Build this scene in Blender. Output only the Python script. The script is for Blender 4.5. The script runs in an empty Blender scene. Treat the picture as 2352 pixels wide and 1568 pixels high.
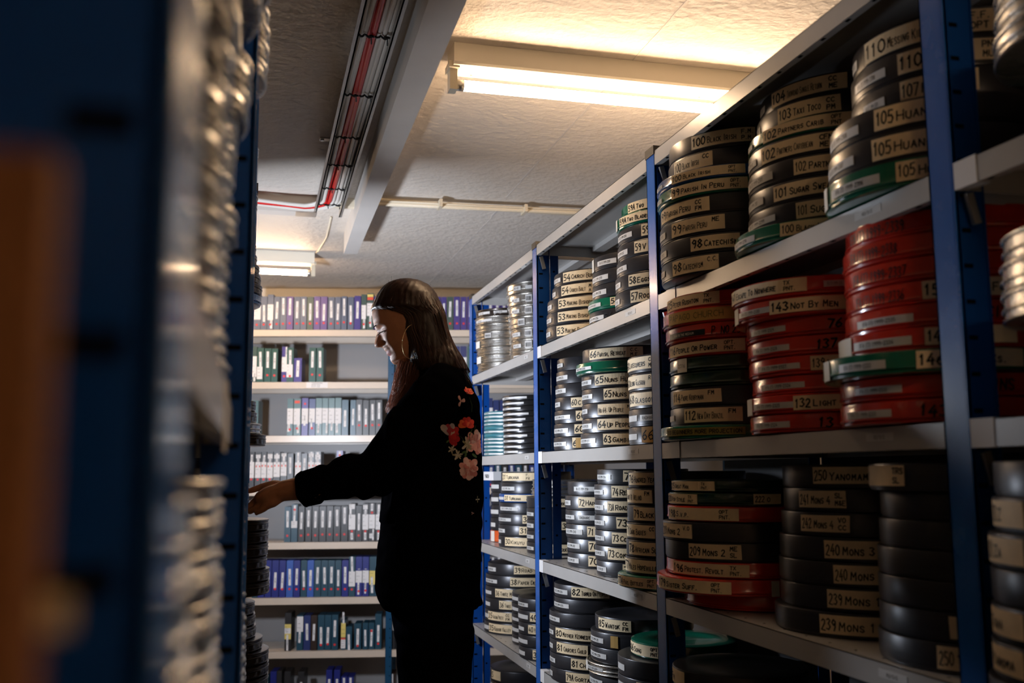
import bpy, math, random
from mathutils import Vector, Matrix, noise
from mathutils.bvhtree import BVHTree
random.seed(11)
PI=math.pi
scene=bpy.context.scene
COL=scene.collection
# ---------------------------------------------------------------- camera, world, exposure, lights
YAW,PITCH,ROLL=.255,.1302,.0063
cam=bpy.data.cameras.new('camera'); cam_o=bpy.data.objects.new('camera',cam); COL.objects.link(cam_o)
cam.sensor_width=36.0; cam.lens=35.0; cam.clip_start=.02; cam.clip_end=50
def cam_matrix():
    cy,sy=math.cos(YAW),math.sin(YAW); cp,sp=math.cos(PITCH),math.sin(PITCH)
    right=Vector((cy,-sy,0)); fwd=Vector((sy*cp,cy*cp,sp)); up=Vector((-sy*sp,-cy*sp,cp))
    c,s=math.cos(ROLL),math.sin(ROLL)
    R=right*c-up*s; U=right*s+up*c
    m=Matrix((( R.x,U.x,-fwd.x,0),(R.y,U.y,-fwd.y,0),(R.z,U.z,-fwd.z,0),(0,0,0,1)))
    return m
cam_o.matrix_world=cam_matrix()
cam.dof.use_dof=True; cam.dof.focus_distance=2.75; cam.dof.aperture_fstop=4.0
scene.camera=cam_o
world=bpy.data.worlds.new('world'); scene.world=world; world.use_nodes=True
world.node_tree.nodes['Background'].inputs[0].default_value=(1,.8,.62,1)
world.node_tree.nodes['Background'].inputs[1].default_value=.004
scene.view_settings.view_transform='Standard'; scene.view_settings.look='None'
scene.view_settings.gamma=1; scene.view_settings.use_curve_mapping=False
scene.view_settings.exposure=0.18
scene.cycles.max_bounces=5; scene.cycles.diffuse_bounces=4; scene.cycles.adaptive_threshold=.06; scene.cycles.glossy_bounces=3
scene.cycles.transmission_bounces=2; scene.cycles.sample_clamp_indirect=4.0
TUBE1=54.0; TUBE2=48.0; TUBE3=50.0; WARM=(1,.69,.42)
def photo_lamp(name,loc,aim,power,size,color,spread=PI):
    d=bpy.data.lights.new(name,'AREA'); d.energy=power; d.shape='DISK'; d.size=size; d.color=color; d.spread=spread
    o=bpy.data.objects.new(name,d); COL.objects.link(o); o.location=loc
    o.rotation_euler=(Vector(aim)-Vector(loc)).to_track_quat('-Z','Y').to_euler()
    return o
photo_lamp('photo_lamp',(-.31,3.40,.16),(.9,2.75,.05),9.5,.16,(.80,.88,1.0),math.radians(112))
photo_lamp('photo_lamp_back',(-.42,3.32,.14),(.9,5.2,.50),19.0,.16,(.82,.88,1.0),math.radians(112))

# ---------------------------------------------------------------- geometry helpers
HC=1.12; FLOOR=-1.27; W=.935
SH=dict(T=.7795,A=.421,B=.066,C=-.2905,D=-.642,E=-.995)
class MB:
    def __init__(s): s.v=[];s.f=[];s.m=[]
    def quad(s,a,b,c,d,m=0):
        n=len(s.v); s.v+=[tuple(a),tuple(b),tuple(c),tuple(d)]; s.f.append((n,n+1,n+2,n+3)); s.m.append(m)
    def poly(s,pts,m=0):
        n=len(s.v); s.v+=[tuple(p) for p in pts]; s.f.append(tuple(range(n,n+len(pts)))); s.m.append(m)
    def box(s,x0,x1,y0,y1,z0,z1,m=0,M=None):
        n=len(s.v)
        P=[(x,y,z) for z in (z0,z1) for y in (y0,y1) for x in (x0,x1)]
        if M: P=[tuple(M@Vector(p)) for p in P]
        s.v+=P
        for f in ((0,2,3,1),(4,5,7,6),(0,1,5,4),(2,6,7,3),(0,4,6,2),(1,3,7,5)):
            s.f.append(tuple(n+i for i in f)); s.m.append(m)
    def rings(s,rings,m=0,cap0=True,cap1=True,closed=False):
        n=len(s.v); k=len(rings[0])
        for r in rings: s.v+=[tuple(p) for p in r]
        R=len(rings)
        for i in range(R if closed else R-1):
            a=n+i*k; b=n+((i+1)%R)*k
            for j in range(k):
                j2=(j+1)%k; s.f.append((a+j,a+j2,b+j2,b+j)); s.m.append(m)
        if not closed:
            if cap0: s.f.append(tuple(n+j for j in reversed(range(k)))); s.m.append(m)
            if cap1: s.f.append(tuple(n+(R-1)*k+j for j in range(k))); s.m.append(m)
    def lathe(s,prof,seg=56,m=0,c=(0,0,0),cap=True):
        rs=[[(c[0]+r*math.cos(2*PI*j/seg),c[1]+r*math.sin(2*PI*j/seg),c[2]+z) for j in range(seg)] for r,z in prof]
        s.rings(rs,m,cap,cap)
    def tube(s,pts,rad,seg=8,m=0,flat=1.0,side=None):
        pts=[Vector(p) for p in pts]; n=len(pts)
        rr=rad if isinstance(rad,(list,tuple)) else [rad]*n
        up=None; rs=[]
        for i,p in enumerate(pts):
            t=(pts[min(i+1,n-1)]-pts[max(i-1,0)]).normalized()
            if up is None:
                up=Vector(side) if side else (Vector((0,0,1)) if abs(t.z)<.9 else Vector((1,0,0)))
            a=t.cross(up)
            if a.length<1e-6: a=t.cross(Vector((.3,1,.2)))
            a.normalize(); b=a.cross(t).normalized(); up=b
            rs.append([p+a*(rr[i]*math.cos(2*PI*j/seg))+b*(rr[i]*flat*math.sin(2*PI*j/seg)) for j in range(seg)])
        s.rings(rs,m)
    def mesh(s,name,mats,smooth=None):
        me=bpy.data.meshes.new(name); me.from_pydata(s.v,[],s.f)
        for mt in mats: me.materials.append(mt)
        if len(mats)>1:
            me.polygons.foreach_set('material_index',s.m)
        if smooth is not None:
            me.polygons.foreach_set('use_smooth',[True]*len(me.polygons))
            if smooth<PI: me.set_sharp_from_angle(angle=smooth)
        me.update(); return me
    def build(s,name,mats,parent=None,smooth=None,loc=None):
        if not isinstance(mats,(list,tuple)): mats=[mats]
        return put(name,s.mesh(name,mats,smooth),parent,loc)
def put(name,me,parent=None,loc=None):
    o=bpy.data.objects.new(name,me); COL.objects.link(o)
    if parent: o.parent=parent
    if loc is not None: o.location=loc
    return o
def thing(name,label,cat,loc=(0,0,0),group=None,rz=0):
    o=bpy.data.objects.new(name,None); COL.objects.link(o); o.location=loc; o.rotation_euler=(0,0,rz)
    o.empty_display_size=.05
    tag(o,label,cat,group); return o
def tag(o,label,cat,group=None):
    o['label']=label; o['category']=cat
    if group: o['group']=group
def structure(o): o['kind']='structure'; return o

# ---------------------------------------------------------------- materials
def mat(name,col,rough=.5,metal=0.0,spec=.5,coat=0.0,emit=None,estr=0,noise_amt=0,noise_scale=20,bump=0,bump_scale=60,aniso=0,rvar=0,sheen=0,stretch=None):
    m=bpy.data.materials.new(name); m.use_nodes=True; nt=m.node_tree; b=nt.nodes['Principled BSDF']
    b.inputs['Base Color'].default_value=(*col,1); b.inputs['Roughness'].default_value=rough; b.inputs['Metallic'].default_value=metal
    b.inputs['Specular IOR Level'].default_value=spec; b.inputs['Coat Weight'].default_value=coat
    b.inputs['Coat Roughness'].default_value=.12
    if aniso: b.inputs['Anisotropic'].default_value=aniso
    if sheen: b.inputs['Sheen Weight'].default_value=sheen
    if emit: b.inputs['Emission Color'].default_value=(*emit,1); b.inputs['Emission Strength'].default_value=estr
    if noise_amt or bump or rvar:
        tc=nt.nodes.new('ShaderNodeTexCoord'); mp=nt.nodes.new('ShaderNodeMapping'); nt.links.new(tc.outputs['Object'],mp.inputs[0])
        if stretch: mp.inputs['Scale'].default_value=stretch
    if noise_amt or rvar:
        n=nt.nodes.new('ShaderNodeTexNoise'); n.inputs['Scale'].default_value=noise_scale; n.inputs['Detail'].default_value=5
        nt.links.new(mp.outputs[0],n.inputs['Vector'])
        if noise_amt:
            r=nt.nodes.new('ShaderNodeValToRGB'); r.color_ramp.elements[0].position=.3; r.color_ramp.elements[1].position=.7
            r.color_ramp.elements[0].color=(*[c*(1-noise_amt) for c in col],1); r.color_ramp.elements[1].color=(*[min(1,c*(1+noise_amt)) for c in col],1)
            nt.links.new(n.outputs['Fac'],r.inputs[0]); nt.links.new(r.outputs[0],b.inputs['Base Color'])
        if rvar:
            mr=nt.nodes.new('ShaderNodeMapRange'); mr.inputs[3].default_value=max(.05,rough-rvar); mr.inputs[4].default_value=rough+rvar
            nt.links.new(n.outputs['Fac'],mr.inputs[0]); nt.links.new(mr.outputs[0],b.inputs['Roughness'])
    if bump:
        n2=nt.nodes.new('ShaderNodeTexNoise'); n2.inputs['Scale'].default_value=bump_scale; n2.inputs['Detail'].default_value=6
        nt.links.new(mp.outputs[0],n2.inputs['Vector'])
        bp=nt.nodes.new('ShaderNodeBump'); bp.inputs['Strength'].default_value=bump; bp.inputs['Distance'].default_value=.01
        nt.links.new(n2.outputs['Fac'],bp.inputs['Height']); nt.links.new(bp.outputs[0],b.inputs['Normal'])
    return m
M={}
M['ceiling']=mat('painted_ceiling',(.70,.64,.57),.55,bump=.55,bump_scale=38,noise_amt=.06,noise_scale=3,spec=.3)
M['wall']=mat('painted_wall',(.74,.66,.55),.6,bump=.3,bump_scale=30,noise_amt=.05,noise_scale=2)
M['floor']=mat('floor_vinyl',(.11,.10,.095),.5,noise_amt=.3,noise_scale=8)
M['white_paint']=mat('beam_paint',(.62,.58,.54),.5,noise_amt=.05,noise_scale=5)
M['fixture']=mat('fixture_enamel',(.80,.74,.62),.35)
M['holder']=mat('lampholder_plastic',(.62,.56,.44),.4)
M['tube1']=mat('lit_tube',(.9,.9,.9),.4,emit=WARM,estr=TUBE1)
M['tube3']=mat('lit_tube_near',(.9,.9,.9),.4,emit=WARM,estr=TUBE3)
M['tube2']=mat('lit_tube_far',(.9,.9,.9),.4,emit=WARM,estr=TUBE2)
M['galv']=mat('galvanised_steel',(.55,.54,.52),.38,metal=.9,rvar=.1,noise_scale=30)
M['traybase']=mat('tray_base_shade',(.10,.09,.085),.6,metal=.3)  # shadow around the cables is put into this dark base colour
M['cable_w']=mat('cable_white',(.68,.64,.58),.45); M['cable_r']=mat('cable_red',(.60,.02,.018),.35); M['tie']=mat('cable_tie',(.01,.01,.01),.5)
M['conduit']=mat('conduit_cream',(.72,.63,.48),.45)
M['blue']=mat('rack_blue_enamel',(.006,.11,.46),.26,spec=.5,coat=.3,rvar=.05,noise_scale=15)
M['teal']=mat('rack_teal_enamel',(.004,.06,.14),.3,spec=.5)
M['blueshade']=mat('rack_blue_flange_shade',(.004,.055,.27),.3,spec=.2)  # shaded copy of the post blue: shade of the side flanges in the colour
M['shelf']=mat('shelf_grey_enamel',(.47,.455,.44),.30,metal=.1,noise_amt=.03,noise_scale=12,rvar=.015)
M['shelf_back']=mat('shelf_cream_enamel',(.66,.56,.46),.3,noise_amt=.03,noise_scale=8)
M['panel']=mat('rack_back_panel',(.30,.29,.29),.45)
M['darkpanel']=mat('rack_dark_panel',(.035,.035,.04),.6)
M['hole']=mat('slot_black',(.002,.002,.002),.8,spec=.05)
M['cap']=mat('post_cap_black',(.02,.017,.015),.5)
M['paper']=mat('white_paper',(.78,.77,.78),.6); M['clip']=mat('shelf_clip_steel',(.5,.5,.5),.3,metal=.8)
M['g']=mat('can_grey_plastic',(.032,.032,.038),.32,metal=.35,spec=.5,rvar=.05,noise_scale=9,stretch=(1,1,40),noise_amt=.12)
M['r']=mat('can_red_enamel',(.56,.028,.014),.22,coat=.5,spec=.5,noise_amt=.12,noise_scale=14)
M['G']=mat('can_green_enamel',(.005,.13,.075),.2,coat=.5)
M['d']=mat('can_dark_green',(.006,.032,.016),.22,coat=.5)
M['b']=mat('can_blue_enamel',(.015,.07,.26),.25,coat=.4)
M['s']=mat('can_tinplate',(.66,.64,.60),.26,metal=1.0,rvar=.1,noise_scale=22,bump=.08,bump_scale=60)
M['k']=mat('can_brown_steel',(.045,.034,.028),.27,metal=.5,coat=.3,noise_amt=.35,noise_scale=18)
M['o']=mat('can_orange',(.65,.10,.02),.35)
M['t']=mat('can_teal',(.03,.16,.20),.35)
M['z']=mat('can_black_steel',(.035,.035,.038),.28,metal=.6)
M['tan']=mat('masking_tape_label',(.84,.67,.43),.6,noise_amt=.08,noise_scale=40)
M['ochre']=mat('ochre_tape_label',(.50,.30,.08),.55); M['olive']=mat('olive_tape_label',(.26,.22,.04),.5)
M['print']=mat('printed_strip',(.60,.59,.58),.4); M['whitepatch']=mat('white_patch',(.74,.70,.64),.5)
M['ink']=mat('marker_ink',(.008,.007,.007),.5,spec=.2); M['inkgreen']=mat('marker_ink_green',(.05,.07,.015),.5)
M['printink']=mat('printed_ink',(.05,.05,.05),.5); M['embossed']=mat('embossed_lettering',(.6,.58,.52),.5)
M['blacktape']=mat('black_label_tape',(.012,.014,.012),.35)
M['carton']=mat('brown_cardboard',(.26,.10,.03),.75,noise_amt=.12,noise_scale=25)
TC={'g':(.045,.085,.075),'G':(.018,.075,.062),'b':(.085,.115,.185),'p':(.10,.06,.24),'P':(.05,.035,.22),'k':(.022,.021,.023),'n':(.02,.035,.15),'N':(.012,.02,.20),'B':(.03,.10,.42),'t':(.05,.12,.13),'T':(.012,.06,.10),'K':(.03,.015,.01)}
TM={k:mat('tape_case_'+{'g':'grey_green','G':'green','b':'slate_blue','p':'lilac','P':'purple','k':'black','n':'navy','N':'royal','B':'blue','t':'pale_teal','T':'teal','K':'brown'}[k],c,.35,spec=.5) for k,c in TC.items()}
M['dot']=mat('red_dot',(.72,.02,.02),.5); M['yellow']=mat('yellow_label',(.75,.60,.16),.5); M['redlabel']=mat('red_label',(.70,.07,.03),.5)
M['brownboard']=mat('brown_board',(.22,.15,.12),.6)

# ---------------------------------------------------------------- lettering: stroke alphabet on a 4x6 grid
G={'A':['0,0 2,6 4,0','.8,2.2 3.2,2.2'],'B':['0,0 0,6 2.8,6 3.5,5 2.8,3.2 0,3.2','2.8,3.2 4,2 3,0 0,0'],'C':['4,5 2.6,6 .8,5 0,3 .8,1 2.6,0 4,1'],'D':['0,0 0,6 2.4,6 4,4 4,2 2.4,0 0,0'],'E':['4,6 0,6 0,0 4,0','0,3.2 3,3.2'],'F':['4,6 0,6 0,0','0,3.2 3,3.2'],'G':['4,5 2.5,6 .8,5 0,3 .8,1 2.5,0 4,1 4,2.8 2.4,2.8'],'H':['0,0 0,6','4,0 4,6','0,3 4,3'],'I':['2,0 2,6'],'J':['3.4,6 3.4,1 2,0 .5,1'],'K':['0,0 0,6','4,6 0,2.6','1.2,3.4 4,0'],'L':['0,6 0,0 3.8,0'],'M':['0,0 .3,6 2,2.4 3.7,6 4,0'],'N':['0,0 0,6 4,0 4,6'],'O':['2,6 .4,4.8 0,3 .6,1 2,0 3.5,1 4,3 3.5,5 2,6'],'P':['0,0 0,6 3,6 4,4.6 3,3 0,3'],'Q':['2,6 .4,4.8 0,3 .6,1 2,0 3.5,1 4,3 3.5,5 2,6','2.6,1.6 4,-.4'],'R':['0,0 0,6 3,6 4,4.6 3,3 0,3','1.6,3 4,0'],'S':['3.9,5 2.4,6 .4,5.2 .6,3.6 3.4,2.6 4,1.2 2.4,0 .2,.8'],'T':['0,6 4,6','2,6 2,0'],'U':['0,6 0,1.4 1.4,0 2.8,0 4,1.4 4,6'],'V':['0,6 2,0 4,6'],'W':['0,6 .9,0 2,4 3.1,0 4,6'],'X':['0,0 4,6','0,6 4,0'],'Y':['0,6 2,3 4,6','2,3 2,0'],'Z':['0,6 4,6 0,0 4,0'],
'0':['2,6 .5,5 0,3 .5,1 2,0 3.5,1 4,3 3.5,5 2,6'],'1':['1,4.6 2,6 2,0'],'2':['.2,4.8 1.6,6 3.4,5.4 3.4,3.8 0,0 4,0'],'3':['.2,5.4 2,6 3.6,5 2,3.3 4,1.6 2.4,0 .1,.6'],'4':['2.6,6 0,2 4,2','2.9,3.6 2.9,-.4'],'5':['3.8,6 .6,6 .4,3.4 2.8,3.6 4,2 2.6,0 .2,.4'],'6':['3.2,6 .8,3.8 0,1.8 1.4,0 3.2,.4 3.8,1.9 2.4,3.2 .4,2.2'],'7':['0,6 4,6 1.4,0'],'8':['2,3.2 .4,4.6 2,6 3.6,4.6 2,3.2 0,1.6 2,0 4,1.6 2,3.2'],'9':['3.8,4.2 2,3 .3,4.4 1.8,6 3.7,5 3.6,2 2.6,0'],
'-':['.6,3 3.4,3'],'.':['1.8,0 2.2,.4'],',':['2,.6 1.4,-1'],'(':['3,6.4 1.6,4 1.6,2 3,-.4'],')':['1,6.4 2.4,4 2.4,2 1,-.4'],':':['2,1 2,1.5','2,4 2,4.5'],'&':['4,0 .6,4.6 1.8,6 2.8,4.8 0,1.4 1.6,0 4,2.4'],'/':['0,0 4,6']}
for k in list(G): G[k]=[[tuple(float(c) for c in p.split(',')) for p in st.split()] for st in G[k]]
WID={'I':2.2,'1':3.0,'.':2.0,',':2.0,' ':3.2,'M':4.6,'W':4.8,'(':3,')':3,':':2.4}
def strokes(text,h,wmax,jit=.0,slant=0.0,small=False,fit=True):
    """list of 2-D polylines for TEXT with cap height h, squeezed to wmax"""
    out=[];x=0;first=True
    for ch in text:
        w=WID.get(ch,4.0); sc=1.0
        if small and ch.isalpha() and not first: sc=.74
        if ch in G:
            dy=random.uniform(-jit,jit); ry=random.uniform(-jit,jit)*.5
            for st in G[ch]:
                out.append([(x+(px-(4-w)/2)*sc+slant*py*sc, py*sc+dy+ry*px+random.uniform(-jit,jit)*.35) for px,py in st])
        first= ch==' ' or ch.isdigit()
        x+=(w*sc+1.5) if ch!=' ' else w
    tot=max(x-1.5,1); s=h/6; sx=s
    if fit and tot*s>wmax: sx=wmax/tot
    return [[(a*sx,b*s) for a,b in st] for st in out], tot*sx
def ribbons(mb,sts,lw,f,m,step=None):
    """draw polylines as flat ribbons of width lw; f maps (u,v) to a point"""
    for st in sts:
        for (x0,y0),(x1,y1) in zip(st,st[1:]):
            L=math.hypot(x1-x0,y1-y0)
            if L<1e-7: continue
            dx,dy=(x1-x0)/L,(y1-y0)/L; e=lw*.32
            ax,ay,bx,by=x0-dx*e,y0-dy*e,x1+dx*e,y1+dy*e; nx,ny=-dy*lw/2,dx*lw/2
            mb.quad(f(ax-nx,ay-ny),f(bx-nx,by-ny),f(bx+nx,by+ny),f(ax+nx,ay+ny),m)

# ---------------------------------------------------------------- film cans
CANMESH={}
def can_meshes(kind,r,h):
    key=(kind,round(r,3),round(h,4))
    if key in CANMESH: return CANMESH[key]
    r=key[1];h=key[2]-.0004
    base,lid=MB(),MB()
    if kind in 'gzt':
        base.lathe([(r-.004,0),(r-.0015,.0012),(r-.0012,h*.5),(r-.0012,h*.56)])
        lid.lathe([(r-.0008,h*.10),(r,h*.11),(r,h-.0022),(r-.0009,h-.0006),(r-.004,h),(r*.62,h),(r*.60,h-.0012),(.02,h-.0012)])
    elif kind in 'rGdbo':
        base.lathe([(r-.010,0),(r-.006,.0004),(r-.002,.0022),(r-.0016,.005),(r-.0028,.0062),(r-.0028,h*.4)])
        lid.lathe([(r-.0012,.0068),(r+.0004,.0072),(r+.0012,.0088),(r+.0004,.0104),(r-.0006,.0118),(r-.0006,h-.004),(r-.0014,h-.0014),(r-.004,h),(r*.55,h),(r*.54,h-.001),(.02,h-.001)])
    elif kind=='k':
        seg=120; base=MB(); lid=MB()
        rs=[]
        for z,dr in ((0,-.006),(.001,-.002),(.003,-.0005),(h*.12,-.0015),(h*.16,-.0018)): rs.append([((r+dr)*math.cos(2*PI*j/seg),(r+dr)*math.sin(2*PI*j/seg),z) for j in range(seg)])
        for z,a in ((h*.18,0),(h*.24,1),(h*.50,1),(h*.56,0)): rs.append([((r-.0018+a*(.0013 if j%4<2 else -.0004))*math.cos(2*PI*j/seg),(r-.0018+a*(.0013 if j%4<2 else -.0004))*math.sin(2*PI*j/seg),z) for j in range(seg)])
        base.rings(rs)
        lid.lathe([(r-.001,h*.56),(r+.0008,h*.60),(r+.0008,h*.66),(r-.0008,h*.70),(r-.0008,h*.84),(r+.0004,h*.90),(r,h*.97),(r-.003,h),(.02,h)])
    else: # tinplate
        base.lathe([(r-.007,0),(r-.0022,.0002),(r-.0004,.0008),(r+.0004,.0020),(r-.0004,.0034),(r-.0022,.0042),(r-.0034,.0046),(r-.0036,h*.5)])
        q=h*.36; lid.lathe([(r-.0032,q),(r-.0012,q+.0003),(r,q+.0010),(r+.0004,q+.0020),(r,q+.0030),(r-.0012,q+.0038),(r-.0028,q+.0042),(r-.0028,h-.0056),(r-.0010,h-.0050),(r+.0003,h-.0040),(r+.0008,h-.0026),(r+.0003,h-.0012),(r-.0012,h-.0002),(r-.0030,h),(r-.0045,h-.0006),(r-.008,h-.0016),(.02,h-.0016)])
    mt=M['s' if kind=='s' else kind]
    CANMESH[key]=(base.mesh('can_base',[mt],math.radians(40)),lid.mesh('can_lid',[mt],math.radians(40)))
    return CANMESH[key]
def label_on_can(parent,r,h,L,dr=0.0):
    k,a0,a1,txt=L[:4]
    if a1<a0+.01: a1=a0+.02
    lid='main'; mb=MB()
    zf={'T':(.16,.88),'O':(.14,.86),'Q':(.1,.95),'Y':(.30,.80),'P':(.30,.62),'W':(.06,.94),'K':(.26,.60),'I':(.25,.8),'B':(.2,.8)}[k]
    z0,z1=h*zf[0]+random.uniform(-.001,.001),h*zf[1]+random.uniform(-.0005,.001)
    tilt=random.uniform(-.012,.012)*(k in 'TP')*(h)
    ext=.0012; Ln=a1-a0; n=max(1,int(Ln/.06))
    def f(off): return lambda u,v:((r+off)*math.cos(a0+u/r),(r+off)*math.sin(a0+u/r),z0+v+tilt*u/(Ln*r))
    g=f(ext+dr); g2=f(ext+.0003+dr)
    wtot=Ln*r; H=z1-z0
    paper={'T':'tan','O':'ochre','Q':'ochre','Y':'olive','P':'print','W':'whitepatch','K':'blacktape','I':None,'B':'print'}[k]
    ink='printink' if k in 'PB' else ('embossed' if k=='K' else ('inkgreen' if k=='O' else 'ink'))
    if paper:
        jag=[random.uniform(-.0012,.0012) for _ in range(4)] if k=='T' else [0]*4
        for i in range(n):
            u0,u1=wtot*i/n,wtot*(i+1)/n
            b0=jag[0] if i==0 else 0; b1=jag[1] if i==n-1 else 0
            mb.quad(g(u0+(jag[2] if i==0 else 0),b0*.4),g(u1,b1*.4),g(u1+(jag[3] if i==n-1 else 0),H),g(u0,H),0)
        # thin edge of the strip back to the can
        e=f(.0002+dr)
        for i in range(n):
            u0,u1=wtot*i/n,wtot*(i+1)/n
            mb.quad(e(u0,0),e(u1,0),g(u1,0),g(u0,0),0); mb.quad(g(u0,H),g(u1,H),e(u1,H),e(u0,H),0)
        mb.quad(e(0,0),g(0,0),g(0,H),e(0,H),0); mb.quad(g(wtot,0),e(wtot,0),e(wtot,H),g(wtot,H),0)
    txt=txt.replace('#','IFA (T) 1999-')
    def draw(t,u,v,hh,wm,lw,jit,slant,small):
        sts,w=strokes(t,hh,wm,jit,slant,small); lw=min(lw,.27*w/max(len(t),1))
        ribbons(mb,[[(x+u,y+v) for x,y in s] for s in sts],lw,g2,1)
        return w
    if txt:
        if k in 'TQ':
            main,_,side=txt.partition('^')
            full=wtot
            pad=.0035
            parts=main.split(' ',1)
            hh=H*.50; lw=.0025
            aim=full*(.98 if not side else .74)
            num,rest=(parts+[''])[:2] if parts[0][:1].isdigit() else ('',main)
            v0=H*.20; x=pad
            if num:
                x+=draw(num,x,v0,H*.58,max(full*.22,.018) if rest else full-2*pad,lw*1.25,.25,.06,False)+.006
            if rest:
                draw(rest,x,v0+H*.03,hh*.86,max(aim-x-pad,.012),lw*.85,.22,.05,True)
            if side:
                ls=side.split('|'); ux=full*.80; wm=full*.18
                for i,t in enumerate(ls):
                    draw(t,ux,(H*.58 if i==0 else H*.14),H*.28,wm,lw*.8,.15,.04,False)
        elif k=='O': draw(txt,.008,H*.25,H*.5,wtot*.85,.0012,.12,0,False)
        elif k=='Y': draw(txt,.003,H*.22,H*.52,wtot*.95,.0017,.2,0,False)
        elif k=='P': draw(txt,wtot*.14,H*.24,H*.5,wtot*.6,.0011,0,0,False)
        elif k=='K': draw(txt,wtot*.2,H*.3,H*.36,wtot*.62,.0009,0,0,False)
        elif k=='I': draw(txt,0,0,H*.8,wtot,.0030,.25,.15,False)
        elif k=='W' and len(txt)>0: draw(txt,wtot*.15,H*.35,H*.25,wtot*.7,.0008,.1,0,False)
    if k=='B':
        x=wtot*.08
        while x<wtot*.9:
            w=random.choice((.0006,.0012,.0018)); mb.quad(g2(x,H*.15),g2(x+w,H*.15),g2(x+w,H*.75),g2(x,H*.75),1); x+=w+random.choice((.0007,.0014))
    if not mb.f: return
    nm={'T':'tape_label','O':'tape_label','Q':'tape_label','Y':'tape_label','P':'number_strip','W':'paper_patch','K':'embossed_strip','I':'marker_writing','B':'barcode_label'}[k]
    if paper: mb.build(nm,[M[paper],M[ink]],parent)
    else:
        mb.m=[0]*len(mb.m); mb.build(nm,[M[ink]],parent)
ORD=['bottom','second','third','fourth','fifth','sixth','seventh','eighth','ninth','tenth','eleventh','twelfth','thirteenth','fourteenth']
CNAME={'g':'dark grey','r':'red','G':'green','b':'blue','d':'dark green','s':'silver tin','k':'ribbed dark brown','o':'orange','t':'thin teal','z':'thin black'}
def build_cans(CANS):
    for key,lst in CANS:
        side,bay,shelf,pos=key.split('|'); n=len(lst)
        where={'right':'right rack','left':'left rack'}[side]
        grp=None
        for i,(kind,x,y,z,r,h,labs) in enumerate(lst):
            o='topmost' if i==n-1 else ('bottom' if i==0 else ORD[i]+' from bottom')
            num=''
            for L in labs:
                if L[0] in 'TOYQ' and L[3]:
                    num=L[3].split('^')[0].split(' ')[0].replace('NO.64:','64').replace(',','')
                    if not num[:1].isdigit(): num=''
                    break
            posn={'left':'leftmost','middle':'middle','right':'rightmost','near':'nearest','far':'farthest'}[pos]
            sh={'nearest':'nearest','near':'near','middle':'middle','far':'far'}[bay]
            label='%s film can%s, %s in %s stack, %s shelf, %s bay, %s'%(CNAME[kind],(' marked '+num) if num else '',o,posn,shelf,sh,where)
            if len(label.split())>16: label=label.replace(' in %s stack'%posn,', %s stack'%posn).replace(' from bottom','')
            t=thing({'s':'film_tin','k':'ribbed_film_can','z':'thin_film_can','t':'thin_film_can'}.get(kind,'film_can'),label,'film can',(x,y,z+.0012+.0002*i))
            b,l=can_meshes(kind,r,h)
            a=random.uniform(0,6.28)
            ob=put('can_base',b,t); ob.rotation_euler=(0,0,a); ol=put('can_lid',l,t); ol.rotation_euler=(0,0,a)
            for q,L in enumerate(labs): label_on_can(t,round(r,3),h,L,dr=.0004*q)

# ---------------------------------------------------------------- steel racks
def rack_post(parent,x,y,sx,z0,z1,name='post',m=None,near=False,cap=True,inner=True):
    """angle post: front flange in the plane x (width along -y), side flange going away from the aisle (sx)"""
    mb=MB(); t=.002
    mb.box(min(x,x+sx*t),max(x,x+sx*t),y-.047,y,z0,z1,0)
    mb.box(min(x,x+sx*.006),max(x,x+sx*.006),y-.003,y+.0,z0,z1,0)
    mb.box(min(x,x+sx*.006),max(x,x+sx*.006),y-.050,y-.046,z0,z1,0)
    for yy in (y-.050,):
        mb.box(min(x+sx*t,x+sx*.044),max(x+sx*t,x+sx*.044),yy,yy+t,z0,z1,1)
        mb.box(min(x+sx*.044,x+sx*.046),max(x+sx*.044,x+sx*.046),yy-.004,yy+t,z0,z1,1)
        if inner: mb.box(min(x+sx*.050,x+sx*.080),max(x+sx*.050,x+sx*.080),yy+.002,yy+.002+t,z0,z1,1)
    zz=z0+.045; yy=y-.0503; k=0
    while zz<z1-.02:
        a,b=x+sx*.009,x+sx*.023
        mb.box(min(a,b),max(a,b),yy-.0003,yy+.0003,zz,zz+.006,2)
        if k%2==0 and inner:
            a,b=x+sx*.060,x+sx*.067; mb.box(min(a,b),max(a,b),yy+.0015,yy+.0026,zz+.01,zz+.016,2)
        zz+=.05; k+=1
    o=mb.build(name,[M['blue'],M['blueshade'],M['hole']],parent)
    if cap:
        c=MB(); c.box(min(x-sx*.002,x+sx*.048),max(x-sx*.002,x+sx*.048),y-.052,y+.002,z1-.016,z1+.006); c.build('post_cap',M['cap'],o)
    return o
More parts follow.
